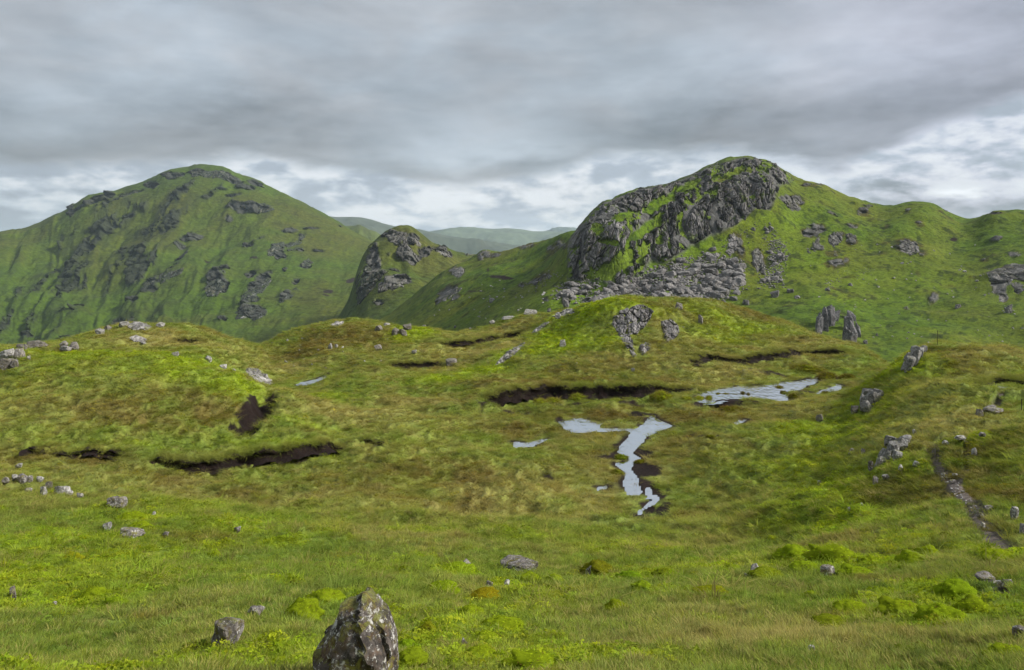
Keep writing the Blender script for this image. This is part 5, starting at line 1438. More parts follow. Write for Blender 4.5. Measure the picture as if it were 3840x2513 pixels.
BOULDERS = [
    # px, py (foot), w, h, material, label
    (224, 645, 31, 21, M_ROCK, 'rounded lichened boulder in short grass left of the big boulder'),
    (519, 574, 38, 11, M_ROCK, 'flat pale slab boulder among bright hummocks, largest of its cluster'),
    (466, 571, 15, 9, M_ROCK, 'small grey rock left of the flat pale slab boulder'),
    (489, 590, 9, 7, M_ROCK, 'small brown rock below the flat slab boulder'),
    (507, 588, 6, 6, M_PALE, 'little white wedge of rock below the flat slab boulder'),
    (464, 648, 7, 6, M_PALE, 'small white stone in grass right of the big boulder'),
    (589, 577, 9, 9, M_ROCK, 'mossy rock peeping from a brown hummock, middle foreground'),
    (755, 576, 13, 11, M_PALE, 'pale pointed rock in grass at right foreground'),
    (746, 578, 3, 3, M_PALE, 'white pebble just left of the pale pointed rock'),
    (829, 577, 16, 9, M_ROCK, 'grey and orange rock beneath the bright hummock row'),
    (861, 565, 6, 5, M_PALE, 'small white rock set in the bright hummock row'),
    (12, 601, 9, 12, M_ROCK, 'upright brownish stone near the left edge'),
    (54, 607, 5, 3, M_ROCK, 'tiny grey stone right of the upright brown one'),
    (254, 615, 16, 6, M_ROCK, 'flat tan stone above the rounded boulder'),
    (116, 509, 18, 10, M_ROCK, 'mossy grey boulder topmost of three on the left slope'),
    (106, 530, 9, 7, M_PALE, 'small white-flecked stone left in the left slope group'),
    (129, 538, 24, 9, M_ROCK, 'flat-topped mossy boulder lowest of three on the left slope'),
    (165, 538, 7, 4, M_ROCK, 'small grey stone at edge of the brown scar'),
    (237, 533, 8, 5, M_ROCK, 'lone grey stone right of the brown scar'),
    (153, 517, 5, 4, M_PALE, 'white stone right of the mossy grey boulder'),
    (5, 485, 8, 6, M_ROCK, 'grey stone first of the left-edge row'),
    (14, 481, 8, 5, M_PALE, 'white stone second in the left-edge row'),
    (21, 484, 11, 8, M_ROCK, 'angular grey stone third in the left-edge row'),
    (29, 482, 7, 5, M_ROCK, 'dark grey stone fourth in the left-edge row'),
    (39, 482, 8, 4, M_PALE, 'flat white stone last in the left-edge row'),
    (48, 489, 9, 6, M_ROCK, 'brown stone touching the jagged pale rock'),
    (60, 495, 17, 9, M_PALE, 'jagged pale rock at lower end of the left stones'),
    (42, 496, 8, 8, M_PALE, 'white curved rock below the left-edge row'),
    (27, 493, 9, 4, M_ROCK, 'flat tan stone left of the white curved rock'),
    (79, 498, 7, 4, M_PALE, 'small white stone right of the jagged pale rock'),
    (18, 470, 8, 4, M_PALE, 'flat white stone under the low peat bank at left'),
    (4, 371, 15, 10, M_ROCK, 'big grey block lowest of the rocks on left edge of the mound'),
    (13.5, 368, 10, 8, M_ROCK, 'grey block beside it on left edge of the mound'),
    (6, 360, 14, 9, M_PALE, 'pale block in middle of the left-edge rocks on the mound'),
    (17, 358, 13, 9, M_ROCK, 'dark grey block behind the pale one on the mound'),
    (21, 350, 11, 5, M_ROCK, 'flat grey rock above the left-edge blocks'),
    (34, 348, 20, 6, M_ROCK, 'long low grey rock topmost of the left-edge rocks'),
    (64, 352, 13, 5, M_PALE, 'white-faced rock at left end of the mound crest'),
    (73, 350, 10, 7, M_ROCK, 'grey rock right of the white-faced one on the crest'),
    (63, 348, 9, 6, M_ROCK, 'grey rock behind the white-faced one on the crest'),
    (28, 360, 4, 3, M_PALE, 'little white stone alone on left of the mound'),
    (208, 361, 8, 5, M_PALE, 'pale rock highest on the right shoulder of the mound'),
    (222, 368, 9, 4, M_PALE, 'pale rock middle of three on the mound shoulder'),
    (233, 372, 5, 3, M_PALE, 'white stone lowest of three on the mound shoulder'),
    (175, 356, 8, 4, M_PALE, 'pale stone at top of the bright green crest'),
    (99, 335, 9, 6, M_PALE, 'pale block left of the far hummock top'),
    (107, 331, 8, 5, M_ROCK, 'grey block just above it on the far hummock'),
    (122, 327, 11, 4, M_PALE, 'low pale rock left of the far summit rocks'),
    (159, 328, 10, 4, M_PALE, 'flat pale rock right of the far summit rocks'),
    (378, 331, 10, 5, M_ROCK, 'flat grey slab right of centre on the brown hummock'),
    (387, 326.5, 9, 3, M_PALE, 'thin pale slab on skyline of the brown hummock'),
    (407, 331, 10, 5, M_ROCK, 'grey slab just behind the bright green nub'),
    (403, 336, 10, 6, M_ROCK, 'grey block left of the bright green nub'),
    (395, 335, 9, 6, M_ROCK, 'grey block second left of the bright green nub'),
    (330, 349, 5, 5, M_PALE, 'white stone standing on front of the brown hummock'),
    (336, 348, 4, 3, M_PALE, 'white stone right of the standing one on the brown hummock'),
    (378, 352, 9, 6, M_ROCK, 'grey rock on the grass rib right of the brown hummock'),
    (451, 365, 13, 6, M_ROCK, 'low grey rocks at right end of the short curved bank'),
    (414, 354, 6, 3, M_PALE, 'flat white stone above the short curved bank'),
    (492, 325, 7, 4, M_PALE, 'pale rock on skyline left of the knoll'),
    (510, 319.5, 16, 3, M_PALE, 'long flat pale rock on skyline left of the knoll'),
    (530, 315, 15, 5, M_PALE, 'pale rounded rock where the skyline meets the knoll'),
    (563, 347, 7, 6, M_PALE, 'white speckled rock alone on left face of the knoll'),
    (679, 310, 11, 6, M_ROCK, 'grey rock on crest of the knoll right of its face'),
    (701, 324, 6, 8, M_ROCK, 'small upright grey rock on right half of the knoll'),
    (633, 372, 4, 3, M_PALE, 'tiny white stone in turf in front of the knoll'),
    (856, 414, 9, 7, M_ROCK, 'grey block below the halfway outcrop on the right bank'),
    (820, 422, 8, 6, M_ROCK, 'dark-flecked rock low on the right bank'),
    (871, 470, 6, 9, M_ROCK, 'upright slab below the slanting outcrop'),
    (852, 454, 6, 5, M_PALE, 'small pale rock left of the slanting outcrop'),
    (864, 455, 7, 6, M_ROCK, 'grey rock between the small pale one and the slanting outcrop'),
    (917, 467, 7, 4, M_PALE, 'flat pale stone between outcrop and footpath'),
    (901, 471, 5, 5, M_PALE, 'small white stone below the slanting outcrop'),
    (886, 480, 9, 4, M_PALE, 'flat pale slab in heather below the slanting outcrop'),
    (876, 485, 6, 8, M_ROCK, 'leaning grey slab in heather below the flat pale one'),
    (915, 434, 4.5, 3.5, M_PALE, 'bright white stone above the slanting outcrop'),
    (981, 417, 10, 7, M_ROCK, 'rounded grey rock beside the upper path'),
    (996, 416, 18, 4, M_ROCK, 'long flat slab across the upper path'),
    (992, 410, 12, 4, M_ROCK, 'flat pinkish slab behind the long slab on the upper path'),
    (962, 441, 13, 3, M_PALE, 'flat pale slab right of the top of the footpath'),
    (947, 446, 9, 3, M_PALE, 'stone step at top of the footpath'),
    (983, 438, 8, 4, M_ROCK, 'pinkish grey rock on the right bank above the path'),
    (975, 456, 6, 7, M_PALE, 'white rock right of the faint side path'),
    (966, 449, 7, 4, M_ROCK, 'grey rock at head of the faint side path'),
    (1016, 519, 9, 11, M_PALE, 'upright grey stone near the right edge'),
    (1024, 534, 9, 9, M_PALE, 'grey stone at the right edge below the upright one'),
    (981, 519, 8, 5, M_ROCK, 'grey stone at edge of the lower footpath'),
    (984, 529, 5, 5, M_PALE, 'white stone at edge of the lower footpath'),
    (989, 511, 11, 5, M_ROCK, 'flat slab where the footpath narrows'),
    (987, 582, 18, 6, M_ROCK, 'tan rock slab above the lower right path'),
    (997, 592, 17, 9, M_ROCK, 'jagged brown and white rock in the lower right path'),
    (1009, 587, 12, 8, M_ROCK, 'rounded tan rock right of the jagged path rock'),
    (1020, 637, 13, 8, M_ROCK, 'grey rock at the right edge of the foreground'),
    (820, 486, 5, 4, M_ROCK, 'lone grey stone in bright green on the right bank'),
    (849, 512, 3, 4, M_PALE, 'tiny pale stone standing in the green slope'),
    (862, 507, 4, 3, M_PALE, 'tiny pale stone in the dark heather'),
    (944, 477, 5, 3, M_PALE, 'white stone left in the gravel bend'),
    (956, 478, 6, 3, M_PALE, 'pale stone in middle of the gravel bend'),
    (953, 484, 7, 3, M_ROCK, 'tan flat stone in the gravel bend'),
    (963, 493, 5, 3, M_PALE, 'white stone right of the path under the bend'),
    (812, 654, 9, 4, M_PALE, 'low pale stone in straw grass, bottom right'),
]
for i, (px, py, w, h, mt, lab) in enumerate(BOULDERS):
    put_boulder(moor, px, py, w, h, 1000 + i * 7, mt, lab, sub=4 if w > 20 and py > 500 else 3)

# the big lichened boulder in the foreground, leaning to a blunt peak at the right of centre
BIG = [(-.50, 0), (-.54, .22), (-.52, .46), (-.46, .58), (-.37, .69), (-.25, .815), (-.15, .907), (-.05, .96), (.07, 1.0), (.18, .94), (.26, .865), (.35, .84), (.41, .73), (.46, .60), (.44, .42), (.42, .25), (.38, 0)]
V0, F0 = ICO[4]
Dr = 5.35
un = Dr / F
Wd, Hd = 80 * un, 108 * un
EXCL.append(((360.5 - HX) / F * Dr, Dr - 0.25, 0.30, 0.62))
ang = np.arctan2(V0[:, 2], V0[:, 0])
prof = np.array(BIG)
pc = np.array([0.0, 0.38])
pa = np.arctan2(prof[:, 1] - pc[1], prof[:, 0] - pc[0])
pr = np.hypot(prof[:, 1] - pc[1], prof[:, 0] - pc[0])
o_ = np.argsort(pa)
rad = np.interp(ang, np.r_[pa[o_][-1] - 2 * math.pi, pa[o_], pa[o_][0] + 2 * math.pi], np.r_[pr[o_][-1], pr[o_], pr[o_][0]])
rho = np.hypot(V0[:, 0], V0[:, 2])
rr = rho ** 0.55
Q = np.c_[pc[0] + rad * rr * np.cos(ang), V0[:, 1] * 0.50 * (0.75 + 0.25 * (1 - np.clip(V0[:, 2], 0, 1))), pc[1] + rad * rr * np.sin(ang)]
f1, f2, cid, qx, qy, qz = worley(Q[:, 0] * 3.4 + 3 + Q[:, 2], Q[:, 1] * 3.4 + 2, Q[:, 2] * 2.6 - 1.2 * Q[:, 0], 77)
nrm = V0 / np.linalg.norm(V0, axis=1)[:, None]
Q += nrm * ((cid - 0.5) * 0.05 + qx * (cid - 0.5) * 0.30 - 0.018 * np.exp(-((f2 - f1) / 0.05) ** 2) + 0.030 * fbm(Q[:, 0] * 6, Q[:, 1] * 6, Q[:, 2] * 6, octs=4, seed=78))[:, None]
Q *= np.array([Wd, Wd, Hd])
zg = float(moor.at((360 - HX) / F * Dr, Dr))
big_o = link('boulder', mesh_np('boulder', Q, F0, smooth=False), M_BIG, label='big dark boulder crusted with lichen and moss, nearest rock', category='boulder')
big_o.location = ((360.5 - HX) / F * Dr, Dr, -(700 - HY) / F * Dr)
put_boulder(moor, 383, 668, 21, 10, 4001, M_ROCK, 'small mossy rock against right foot of the big boulder', sub=3)
put_boulder(moor, 368, 676, 16, 9, 4002, M_PALE, 'pale rock tip at bottom edge before the big boulder', sub=3)

# boulders and stones on the right-hand hill
HB_ROCKS = [
    (775.5, 297.5, 10, 7, 'large grey boulder right below the scree'), (791, 293, 8, 4, 'flat grey boulder right of the large one below the scree'), (797.7, 298.5, 7, 3, 'pale flat boulder farthest right below the scree'),
    (747, 305, 8, 5, 'dark split boulder behind the knoll crest'), (734, 301, 9, 4, 'flat grey boulder at lower right tip of the scree'), (1009, 313, 8, 9, 'dark leaning boulder on slope near the right edge'),
    (958.7, 308, 7, 4, 'grey flat boulder in middle of the bare slope'), (866, 344, 5, 4, 'pale boulder right of the tall rock pillar'), (828, 291, 6, 3, 'pale boulder alone above the two pillars'), (851, 286, 5, 3, 'small pale boulder in line above the pillars'),
    (556, 320, 6, 6, 'dark grey boulder under the left scree'), (566, 308, 7, 9, 'jagged grey boulder left of the knoll top'), (549, 312, 5, 4, 'small grey boulder left of the jagged one'), (492, 302, 7, 4, 'flat grey boulder on slope left of the crag'),
    (470, 330, 3.5, 2.5, 'pale stone low in the valley behind the knoll'), (455, 328, 3, 2.5, 'pale stone left of it low in the valley'), (424, 328.5, 5, 3.5, 'dark rock just above the bright green nub'), (877, 336, 3, 3, 'white stone under the slope right of the pillars'),
]
for i, (px, py, w, h, lab) in enumerate(HB_ROCKS):
    put_boulder(hb, px, py, w, h, 5000 + i * 3, M_SCREE, lab, sub=3)

SHARED = []
for k in range(10):
    P, Fc = rock_shape(700 + k, 2, 9, 0.04)
    me = mesh_np('scree_block', P, Fc, smooth=False)
    me.materials.append(M_SCREE)
    SHARED.append((me, P, Fc))
SCREE = [
    ([(582, 310), (602, 293), (636, 277), (669, 264), (700, 258), (708, 252), (720, 257), (743, 266), (741, 283), (722, 298), (697, 301), (642, 304), (605, 308)], 2900, 1.0, 'main scree fan under the cliff'),
    ([(556, 296), (560, 288), (572, 282), (585, 281), (598, 284), (590, 290), (578, 294), (566, 297)], 330, 0.8, 'small scree patch left of the main fan'),
    ([(768, 226), (775, 238), (787, 246), (788, 256), (781, 270), (782, 284), (760, 285), (764, 278), (771, 262), (768, 250), (766, 238)], 560, 0.6, 'narrow stony gully right of the cliff'),
    ([(722, 240), (740, 232), (752, 225), (762, 225), (752, 236), (738, 248), (728, 254)], 90, 0.5, 'scree strip under the right buttress'),
    ([(535, 284), (545, 276), (557, 271), (560, 274), (550, 283), (540, 288)], 60, 0.6, 'stone run left of the cliff'),
    ([(575, 300), (590, 292), (600, 296), (590, 306), (580, 309)], 90, 0.8, 'left tail of the main scree fan'),
    ([(825, 285), (832, 277), (844, 273), (846, 278), (838, 285), (828, 290)], 30, 0.45, 'stone patch above the pillars'),
    ([(856, 280), (862, 268), (872, 264), (874, 270), (864, 282)], 26, 0.4, 'upper stone patch above the pillars'),
    ([(720, 262), (742, 262), (744, 290), (725, 297)], 90, 0.7, 'thin stony fringe right of the main fan'),
]
rs = np.random.default_rng(99)
blocks = []
for pl, n, k, area in SCREE:
    pl = np.array(pl, float)
    lo, hi = pl.min(0), pl.max(0)
    q = rs.uniform(lo - 6, hi + 6, (n * 4, 2))
    q = q[sdf_poly(q[:, 0], q[:, 1], pl) < 7.0 * rs.random(len(q)) ** 3 - 2.5 * rs.random(len(q)) ** 2][:n]
    fr = (q[:, 1] - lo[1]) / (hi[1] - lo[1])
    for (px, py), f in zip(q, fr):
        D = hb.hitz(px, py)
        if D != D or D > 260 * KB:
            continue
        sz = KB * k * (0.12 + 0.24 * rs.random() ** 2 + 0.22 * f * rs.random() + (0.8 if rs.random() < 0.045 * (0.2 + f) else 0))
        where = 'upper' if f < 0.36 else 'lower' if f > 0.68 else 'middle'
        blocks.append(((px - HX) / F * D, D, -(py - HY) / F * D, sz, 'grey block in the %s part of the %s' % (where, area), py))
blocks.sort(key=lambda b: -b[3])
SV, SF, nv = [], [], 0
for i, (x, y, z, sz, px, py) in enumerate(blocks):
    e = Euler((rs.uniform(-.5, .5), rs.uniform(-.5, .5), rs.uniform(0, 6.28)))
    sc3 = (sz * rs.uniform(.9, 1.5), sz * rs.uniform(.8, 1.2), sz * rs.uniform(.5, .95))
    me, P, Fc = SHARED[i % 10]
    if i < 300:
        o = bpy.data.objects.new('scree_block', me)
        sc.collection.objects.link(o)
        o.location = (x, y - 0.15 * sz, z + 0.25 * sz)
        o.rotation_euler = e
        o.scale = sc3
        o['label'] = px
        o['category'] = 'boulder'
        o['group'] = 'scree blocks below the crag'
    else:
        R = np.array(e.to_matrix())
        q = (P[:42] * np.array(sc3)) @ R.T + np.array([x, y - 0.15 * sz, z + 0.2 * sz])
        SV.append(q)
        SF.append(ICO[1][1] + nv)
        nv += 42
link('scree', mesh_np('scree', np.vstack(SV), np.vstack(SF), smooth=False), M_SCREE, kind='stuff', label='smaller grey stones of the scree below the big cliff', category='scree')

# scattered stones on the slopes, alike and too small to tell apart
M_STONE = mat_rock('pale_stone', (0.30, 0.29, 0.28), scale=1.5, lichen=0.7, moss=0.1, bump_d=0.05)
STM = []
for k in range(6):
    P, Fc = rock_shape(760 + k, 2, 8, 0.05)
    me = mesh_np('stone', P, Fc, smooth=False)
    me.materials.append(M_STONE)
    STM.append(me)


def strew(sheet, pl, n, smin, smax, label, group):
    pl = np.array(pl, float)
    q = rs.uniform(pl.min(0), pl.max(0), (n * 4, 2))
    q = q[sdf_poly(q[:, 0], q[:, 1], pl) < 0][:n]
    for px, py in q:
        D = sheet.hitz(px, py)
        if D != D:
            continue
        w = rs.uniform(smin, smax) * (1.6 if rs.random() < 0.12 else 1) * D / F / 2
        o = bpy.data.objects.new('stone', STM[int(rs.integers(6))])
        sc.collection.objects.link(o)
        o.location = ((px - HX) / F * D, D, -(py - HY) / F * D + 0.25 * w)
        o.scale = (w, w * 0.8, w * rs.uniform(.5, .8))
        o.rotation_euler = (rs.uniform(-.3, .3), rs.uniform(-.3, .3), rs.uniform(0, 6.28))
        o['label'], o['category'], o['group'] = label, 'stone', group


strew(hb, [(790, 270), (850, 240), (1024, 245), (1024, 345), (960, 338), (890, 352), (800, 305)], 95, 1.0, 2.4, 'pale stone scattered on the right-hand grass slope', 'stones on the right slope')
strew(hb, [(440, 330), (430, 310), (480, 285), (545, 270), (560, 305), (520, 312), (490, 322)], 45, 1.0, 2.6, 'pale stone scattered on the slope left of the crag', 'stones left of the crag')
strew(moor, [(262, 345), (300, 330), (400, 330), (390, 360), (300, 375)], 22, 1.2, 2.6, 'small pale stone in turf of the brown hummock', 'stones on the brown hummock')
strew(moor, [(935, 470), (952, 474), (975, 506), (985, 512), (978, 515), (960, 500), (945, 486)], 70, 1.0, 2.8, 'small stone lying in the grit of the footpath', 'stones on the footpath')
strew(moor, [(560, 330), (700, 325), (780, 340), (700, 365), (560, 370)], 16, 1.0, 2.0, 'small pale stone in grass of the central knoll', 'stones on the knoll')

# ------------------------------------------------------------------ water, peat banks, path
for nm, lab, P, zw in water_jobs:
    m = (MX > P[:, 0].min() - 2) & (MX < P[:, 0].max() + 2) & (MY > P[:, 1].min() - 2) & (MY < P[:, 1].max() + 2)
    d = np.full(MX.shape, 9.0)
    d[m] = sdf_poly(MX[m], MY[m], P)
    Fq = grid_faces(*MX.shape)
    Fq = Fq[d.ravel()[Fq].min(1) < 0.55]
    used = np.unique(Fq)
    if len(used) < 4:
        continue
    mp = np.zeros(MX.size, np.int64)
    mp[used] = np.arange(len(used))
    V = np.c_[MX.ravel()[used], MY.ravel()[used], np.full(len(used), zw)]
    link(nm, mesh_np(nm, V, mp[Fq]), M_WATER, kind='structure', label=lab)

for (lip, h, wd, lab), P in zip(HAGS, hag_w):
    n = len(P)
    tdir = np.gradient(P, axis=0)
    k = np.ones(7) / 7
    tdir = np.c_[np.convolve(np.pad(tdir[:, 0], 3, mode='edge'), k, 'valid'), np.convolve(np.pad(tdir[:, 1], 3, mode='edge'), k, 'valid')]
    tdir /= np.linalg.norm(tdir, axis=1)[:, None]
    nrm = np.c_[tdir[:, 1], -tdir[:, 0]]
    back = P - nrm * 0.55
    zt = moor.at(back[:, 0], back[:, 1])
    s_ = np.arange(n) * 0.22
    fr = np.arange(n) / (n - 1)
    tp = np.clip(np.minimum(fr, 1 - fr) * 14, 0.03, 1) ** 0.7
    rings = []
    for off, dz, jit in [(-0.62, -0.08, 0), (-0.30, 0.0, .02), (-0.02, 0.0, .03), (0.16, -0.06, .06), (0.14, -0.16, .07), (0.04, -0.38, .07), (0.06, -0.62, .08), (0.12, -0.85, .09), (0.34, -1.02, .12), (0.75, -1.12, .1)]:
        j = fbm(s_ * 1.7 + 3, s_ * 0 + dz * 9, octs=3, seed=500) * jit * 2.2
        q = P + nrm * ((off + 1.7 * j) * (0.4 + 0.6 * tp))[:, None]
        rings.append(np.c_[q, zt + dz * h * tp + 0.09 * fbm(s_ * 2.3, s_ * 0 + dz * 5, octs=2, seed=501)])
    V = np.stack(rings, 0)
    base = V.reshape(-1, 3).mean(0)
    o = link('peat_bank', mesh_np('peat_bank', V.reshape(-1, 3) - base, grid_faces(len(rings), n)[:, ::-1]), M_PEAT, label=lab, category='peat bank')
    o.location = base

for (pts, hw, lab), P in zip(PATHS, path_w):
    n = len(P)
    tdir = np.gradient(P, axis=0)
    tdir /= np.linalg.norm(tdir, axis=1)[:, None] + 1e-9
    nrm = np.c_[tdir[:, 1], -tdir[:, 0]]
    s_ = np.arange(n) * 0.12
    rings = []
    for f_ in np.linspace(-1, 1, 7):
        wv = hw * (1 + 0.45 * fbm(s_ * 0.9, s_ * 0 + np.sign(f_) * 3, octs=3, seed=510))
        q = P + nrm * (wv * f_)[:, None]
        rings.append(np.c_[q, moor.at(q[:, 0], q[:, 1]) + 0.012 - 0.05 * abs(f_) ** 4 + 0.012 * fbm(q[:, 0] * 5, q[:, 1] * 5, octs=2, seed=511)])
    V = np.stack(rings, 0)
    link('path', mesh_np('path', V.reshape(-1, 3), grid_faces(7, n)), M_PATH, kind='structure', label=lab)

# ------------------------------------------------------------------ plants
def blades(n, rad, h, wid, lean, seed, droop=0.3, seg=2):
    r = np.random.default_rng(seed)
    V, Fc = [], []
    for i in range(n):
        a, q = r.uniform(0, 6.283), rad * math.sqrt(r.random())
        b = np.array([q * math.cos(a), q * math.sin(a), 0])
        d = r.uniform(0, 6.283)
        out = np.array([math.cos(a), math.sin(a), 0]) * lean * (0.3 + q / rad) + np.array([math.cos(d), math.sin(d), 0]) * lean * 0.5
        hh = h * r.uniform(0.55, 1.1)
        sd = np.array([-math.sin(d), math.cos(d), 0]) * wid * r.uniform(.7, 1.3)
        k = len(V)
        p1 = b + out * hh * 0.45 + np.array([0, 0, hh * 0.62])
        p2 = b + out * hh * (1.0 + droop) + np.array([0, 0, hh * (1.0 - droop * 0.4)])
        V += [b - sd, b + sd, p1 - sd * 0.7, p1 + sd * 0.7, p2]
        Fc += [(k, k + 1, k + 3), (k, k + 3, k + 2), (k + 2, k + 3, k + 4)]
    return np.array(V), np.array(Fc)


def leaves(n, rad, h, size, seed):
    r = np.random.default_rng(seed)
    V, Fc = [], []
    for i in range(n):
        a, q = r.uniform(0, 6.283), math.sqrt(r.random())
        z = h * (1 - q * q) * r.uniform(.55, 1.05)
        p = np.array([rad * q * math.cos(a), rad * q * math.sin(a), z])
        t1 = r.normal(size=3) * np.array([1, 1, .45])
        t1 /= np.linalg.norm(t1)
        t2 = np.cross(t1, r.normal(size=3) * .35 + np.array([0, 0, 1.0]))
        t2 /= np.linalg.norm(t2)
        s = size * r.uniform(.6, 1.3)
        k = len(V)
        V += [p - t1 * s, p + t2 * s * .55, p + t1 * s, p - t2 * s * .55]
        Fc += [(k, k + 1, k + 2), (k, k + 2, k + 3)]
    return np.array(V), np.array(Fc)


PLANTS = bpy.data.collections.new('plant_parts')
def plant_part(name, VF):
    me = mesh_np(name, VF[0], VF[1], smooth=False)
    me.materials.append(M_LEAF)
    o = bpy.data.objects.new(name, me)
    PLANTS.objects.link(o)


for k in range(4):
    plant_part('part_a%d' % k, blades(40, 0.085, 0.15, 0.0032, 0.36, 600 + k, 0.2))         # 0-3 fine grass
for k in range(3):
    plant_part('part_b%d' % k, blades(46, 0.12, 0.22, 0.006, 0.75, 620 + k, 0.5))      # 4-6 tussock
for k in range(3):
    plant_part('part_c%d' % k, leaves(70, 0.13, 0.085, 0.017, 640 + k))                # 7-9 leafy clump


def scatter(name, P, rot, scl, tint, idx, label, category):
    me = bpy.data.meshes.new(name)
    me.vertices.add(len(P))
    me.vertices.foreach_set('co', np.ascontiguousarray(P, np.float32).ravel())
    def at(n, typ, v, key):
        a = me.attributes.new(n, typ, 'POINT')
        a.data.foreach_set(key, np.ascontiguousarray(v).ravel())
    at('rot', 'FLOAT_VECTOR', rot.astype(np.float32), 'vector')
    at('scl', 'FLOAT_VECTOR', scl.astype(np.float32), 'vector')
    t4 = np.ones((len(P), 4), np.float32)
    t4[:, :3] = tint
    at('tint', 'FLOAT_COLOR', t4, 'color')
    at('pick', 'INT', idx.astype(np.int32), 'value')
    o = link(name, me, kind='stuff', label=label, category=category)
    ng = bpy.data.node_groups.new(name, 'GeometryNodeTree')
    ng.interface.new_socket('Geometry', in_out='INPUT', socket_type='NodeSocketGeometry')
    ng.interface.new_socket('Geometry', in_out='OUTPUT', socket_type='NodeSocketGeometry')
    N, L = ng.nodes, ng.links
    gi, go = N.new('NodeGroupInput'), N.new('NodeGroupOutput')
    ip = N.new('GeometryNodeInstanceOnPoints')
    ci = N.new('GeometryNodeCollectionInfo')
    ci.inputs['Collection'].default_value = PLANTS
    ci.inputs['Separate Children'].default_value = True
    ci.inputs['Reset Children'].default_value = True
    def na(n, typ):
        q = N.new('GeometryNodeInputNamedAttribute')
        q.data_type = typ
        q.inputs['Name'].default_value = n
        return q.outputs['Attribute']
    L.new(gi.outputs[0], ip.inputs['Points'])
    L.new(ci.outputs[0], ip.inputs['Instance'])
    ip.inputs['Pick Instance'].default_value = True
    L.new(na('pick', 'INT'), ip.inputs['Instance Index'])
    er = N.new('FunctionNodeEulerToRotation')
    L.new(na('rot', 'FLOAT_VECTOR'), er.inputs[0])
    L.new(er.outputs[0], ip.inputs['Rotation'])
    L.new(na('scl', 'FLOAT_VECTOR'), ip.inputs['Scale'])
    L.new(ip.outputs[0], go.inputs[0])
    md = o.modifiers.new('plants', 'NODES')
    md.node_group = ng
    return o


# hummocks one can tell apart: cushions of bilberry, and sedge tussocks in the bog
M_CUSH = None
def mat_cushion():
    m, t, p = new_mat('cushion_leaf')
    a = attr(t)
    oi = t.n.new('ShaderNodeObjectInfo')
    s_ = t.n.new('ShaderNodeVectorMath')
    s_.operation = 'MULTIPLY'
    t.l.new(a.outputs['Color'], s_.inputs[0])
    t.l.new(oi.outputs['Color'], s_.inputs[1])
    thin_leaf(t, s_.outputs[0], 0.3)
    return m


M_CUSH = mat_cushion()


def cushion_mesh(seed, nleaf, blade):
    r = np.random.default_rng(seed)
    V0, F0 = ICO[3]
    keep = V0[:, 2] > -0.45
    o = r.uniform(0, 40, 3)
    lump = 1 + 0.55 * fbm(V0[:, 0] * 1.7 + o[0], V0[:, 1] * 1.7 + o[1], V0[:, 2] * 1.7 + o[2], octs=3, seed=seed % 50)
    Q = V0 * lump[:, None] * np.array([1, 1, 1])
    Q = Q * 0.93
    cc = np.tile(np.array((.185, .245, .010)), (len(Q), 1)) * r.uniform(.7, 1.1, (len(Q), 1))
    Fs = [F0]
    Vs, Cs = [Q], [cc]
    nv = len(Q)
    LV, LF, LC = [], [], []
    for i in range(nleaf):
        j = int(r.integers(len(V0)))
        while not keep[j]:
            j = int(r.integers(len(V0)))
        p = Q[j] + r.normal(0, .05, 3)
        nn = V0[j]
        k = nv + len(LV)
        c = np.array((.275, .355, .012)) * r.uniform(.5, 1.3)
        if r.random() < .10:
            c = np.array((.13, .075, .02)) * r.uniform(.6, 1.2)
        if blade:
            d = nn * np.array([1, 1, .5]) + r.normal(0, .3, 3) + [0, 0, .45]
            d /= np.linalg.norm(d)
            sd_ = np.cross(d, r.normal(size=3))
            sd_ *= .028 / np.linalg.norm(sd_)
            L_ = r.uniform(.25, .6)
            e = p + d * L_ + np.array([0, 0, -.12]) * L_
            LV += [p - sd_, p + sd_, e]
            LF.append((k, k + 1, k + 2))
            c = lerp(c, np.array((.30, .25, .07)) * r.uniform(.6, 1.1), np.array(.55))
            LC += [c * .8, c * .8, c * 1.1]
        else:
            t1 = r.normal(size=3)
            t1 = t1 - nn * (t1 @ nn) * .7
            t1 /= np.linalg.norm(t1)
            t2 = np.cross(t1, nn + r.normal(0, .35, 3))
            t2 /= np.linalg.norm(t2)
            s_ = r.uniform(.045, .10)
            LV += [p - t1 * s_ * .4, p + t2 * s_ * .5 + nn * .02, p + t1 * s_ + nn * .05]
            LF.append((k, k + 1, k + 2))
            LC += [c, c, c * 1.1]
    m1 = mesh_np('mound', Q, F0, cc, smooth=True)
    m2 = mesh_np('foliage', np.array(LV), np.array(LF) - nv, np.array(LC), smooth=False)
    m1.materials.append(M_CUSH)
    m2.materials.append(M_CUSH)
    return m1, m2


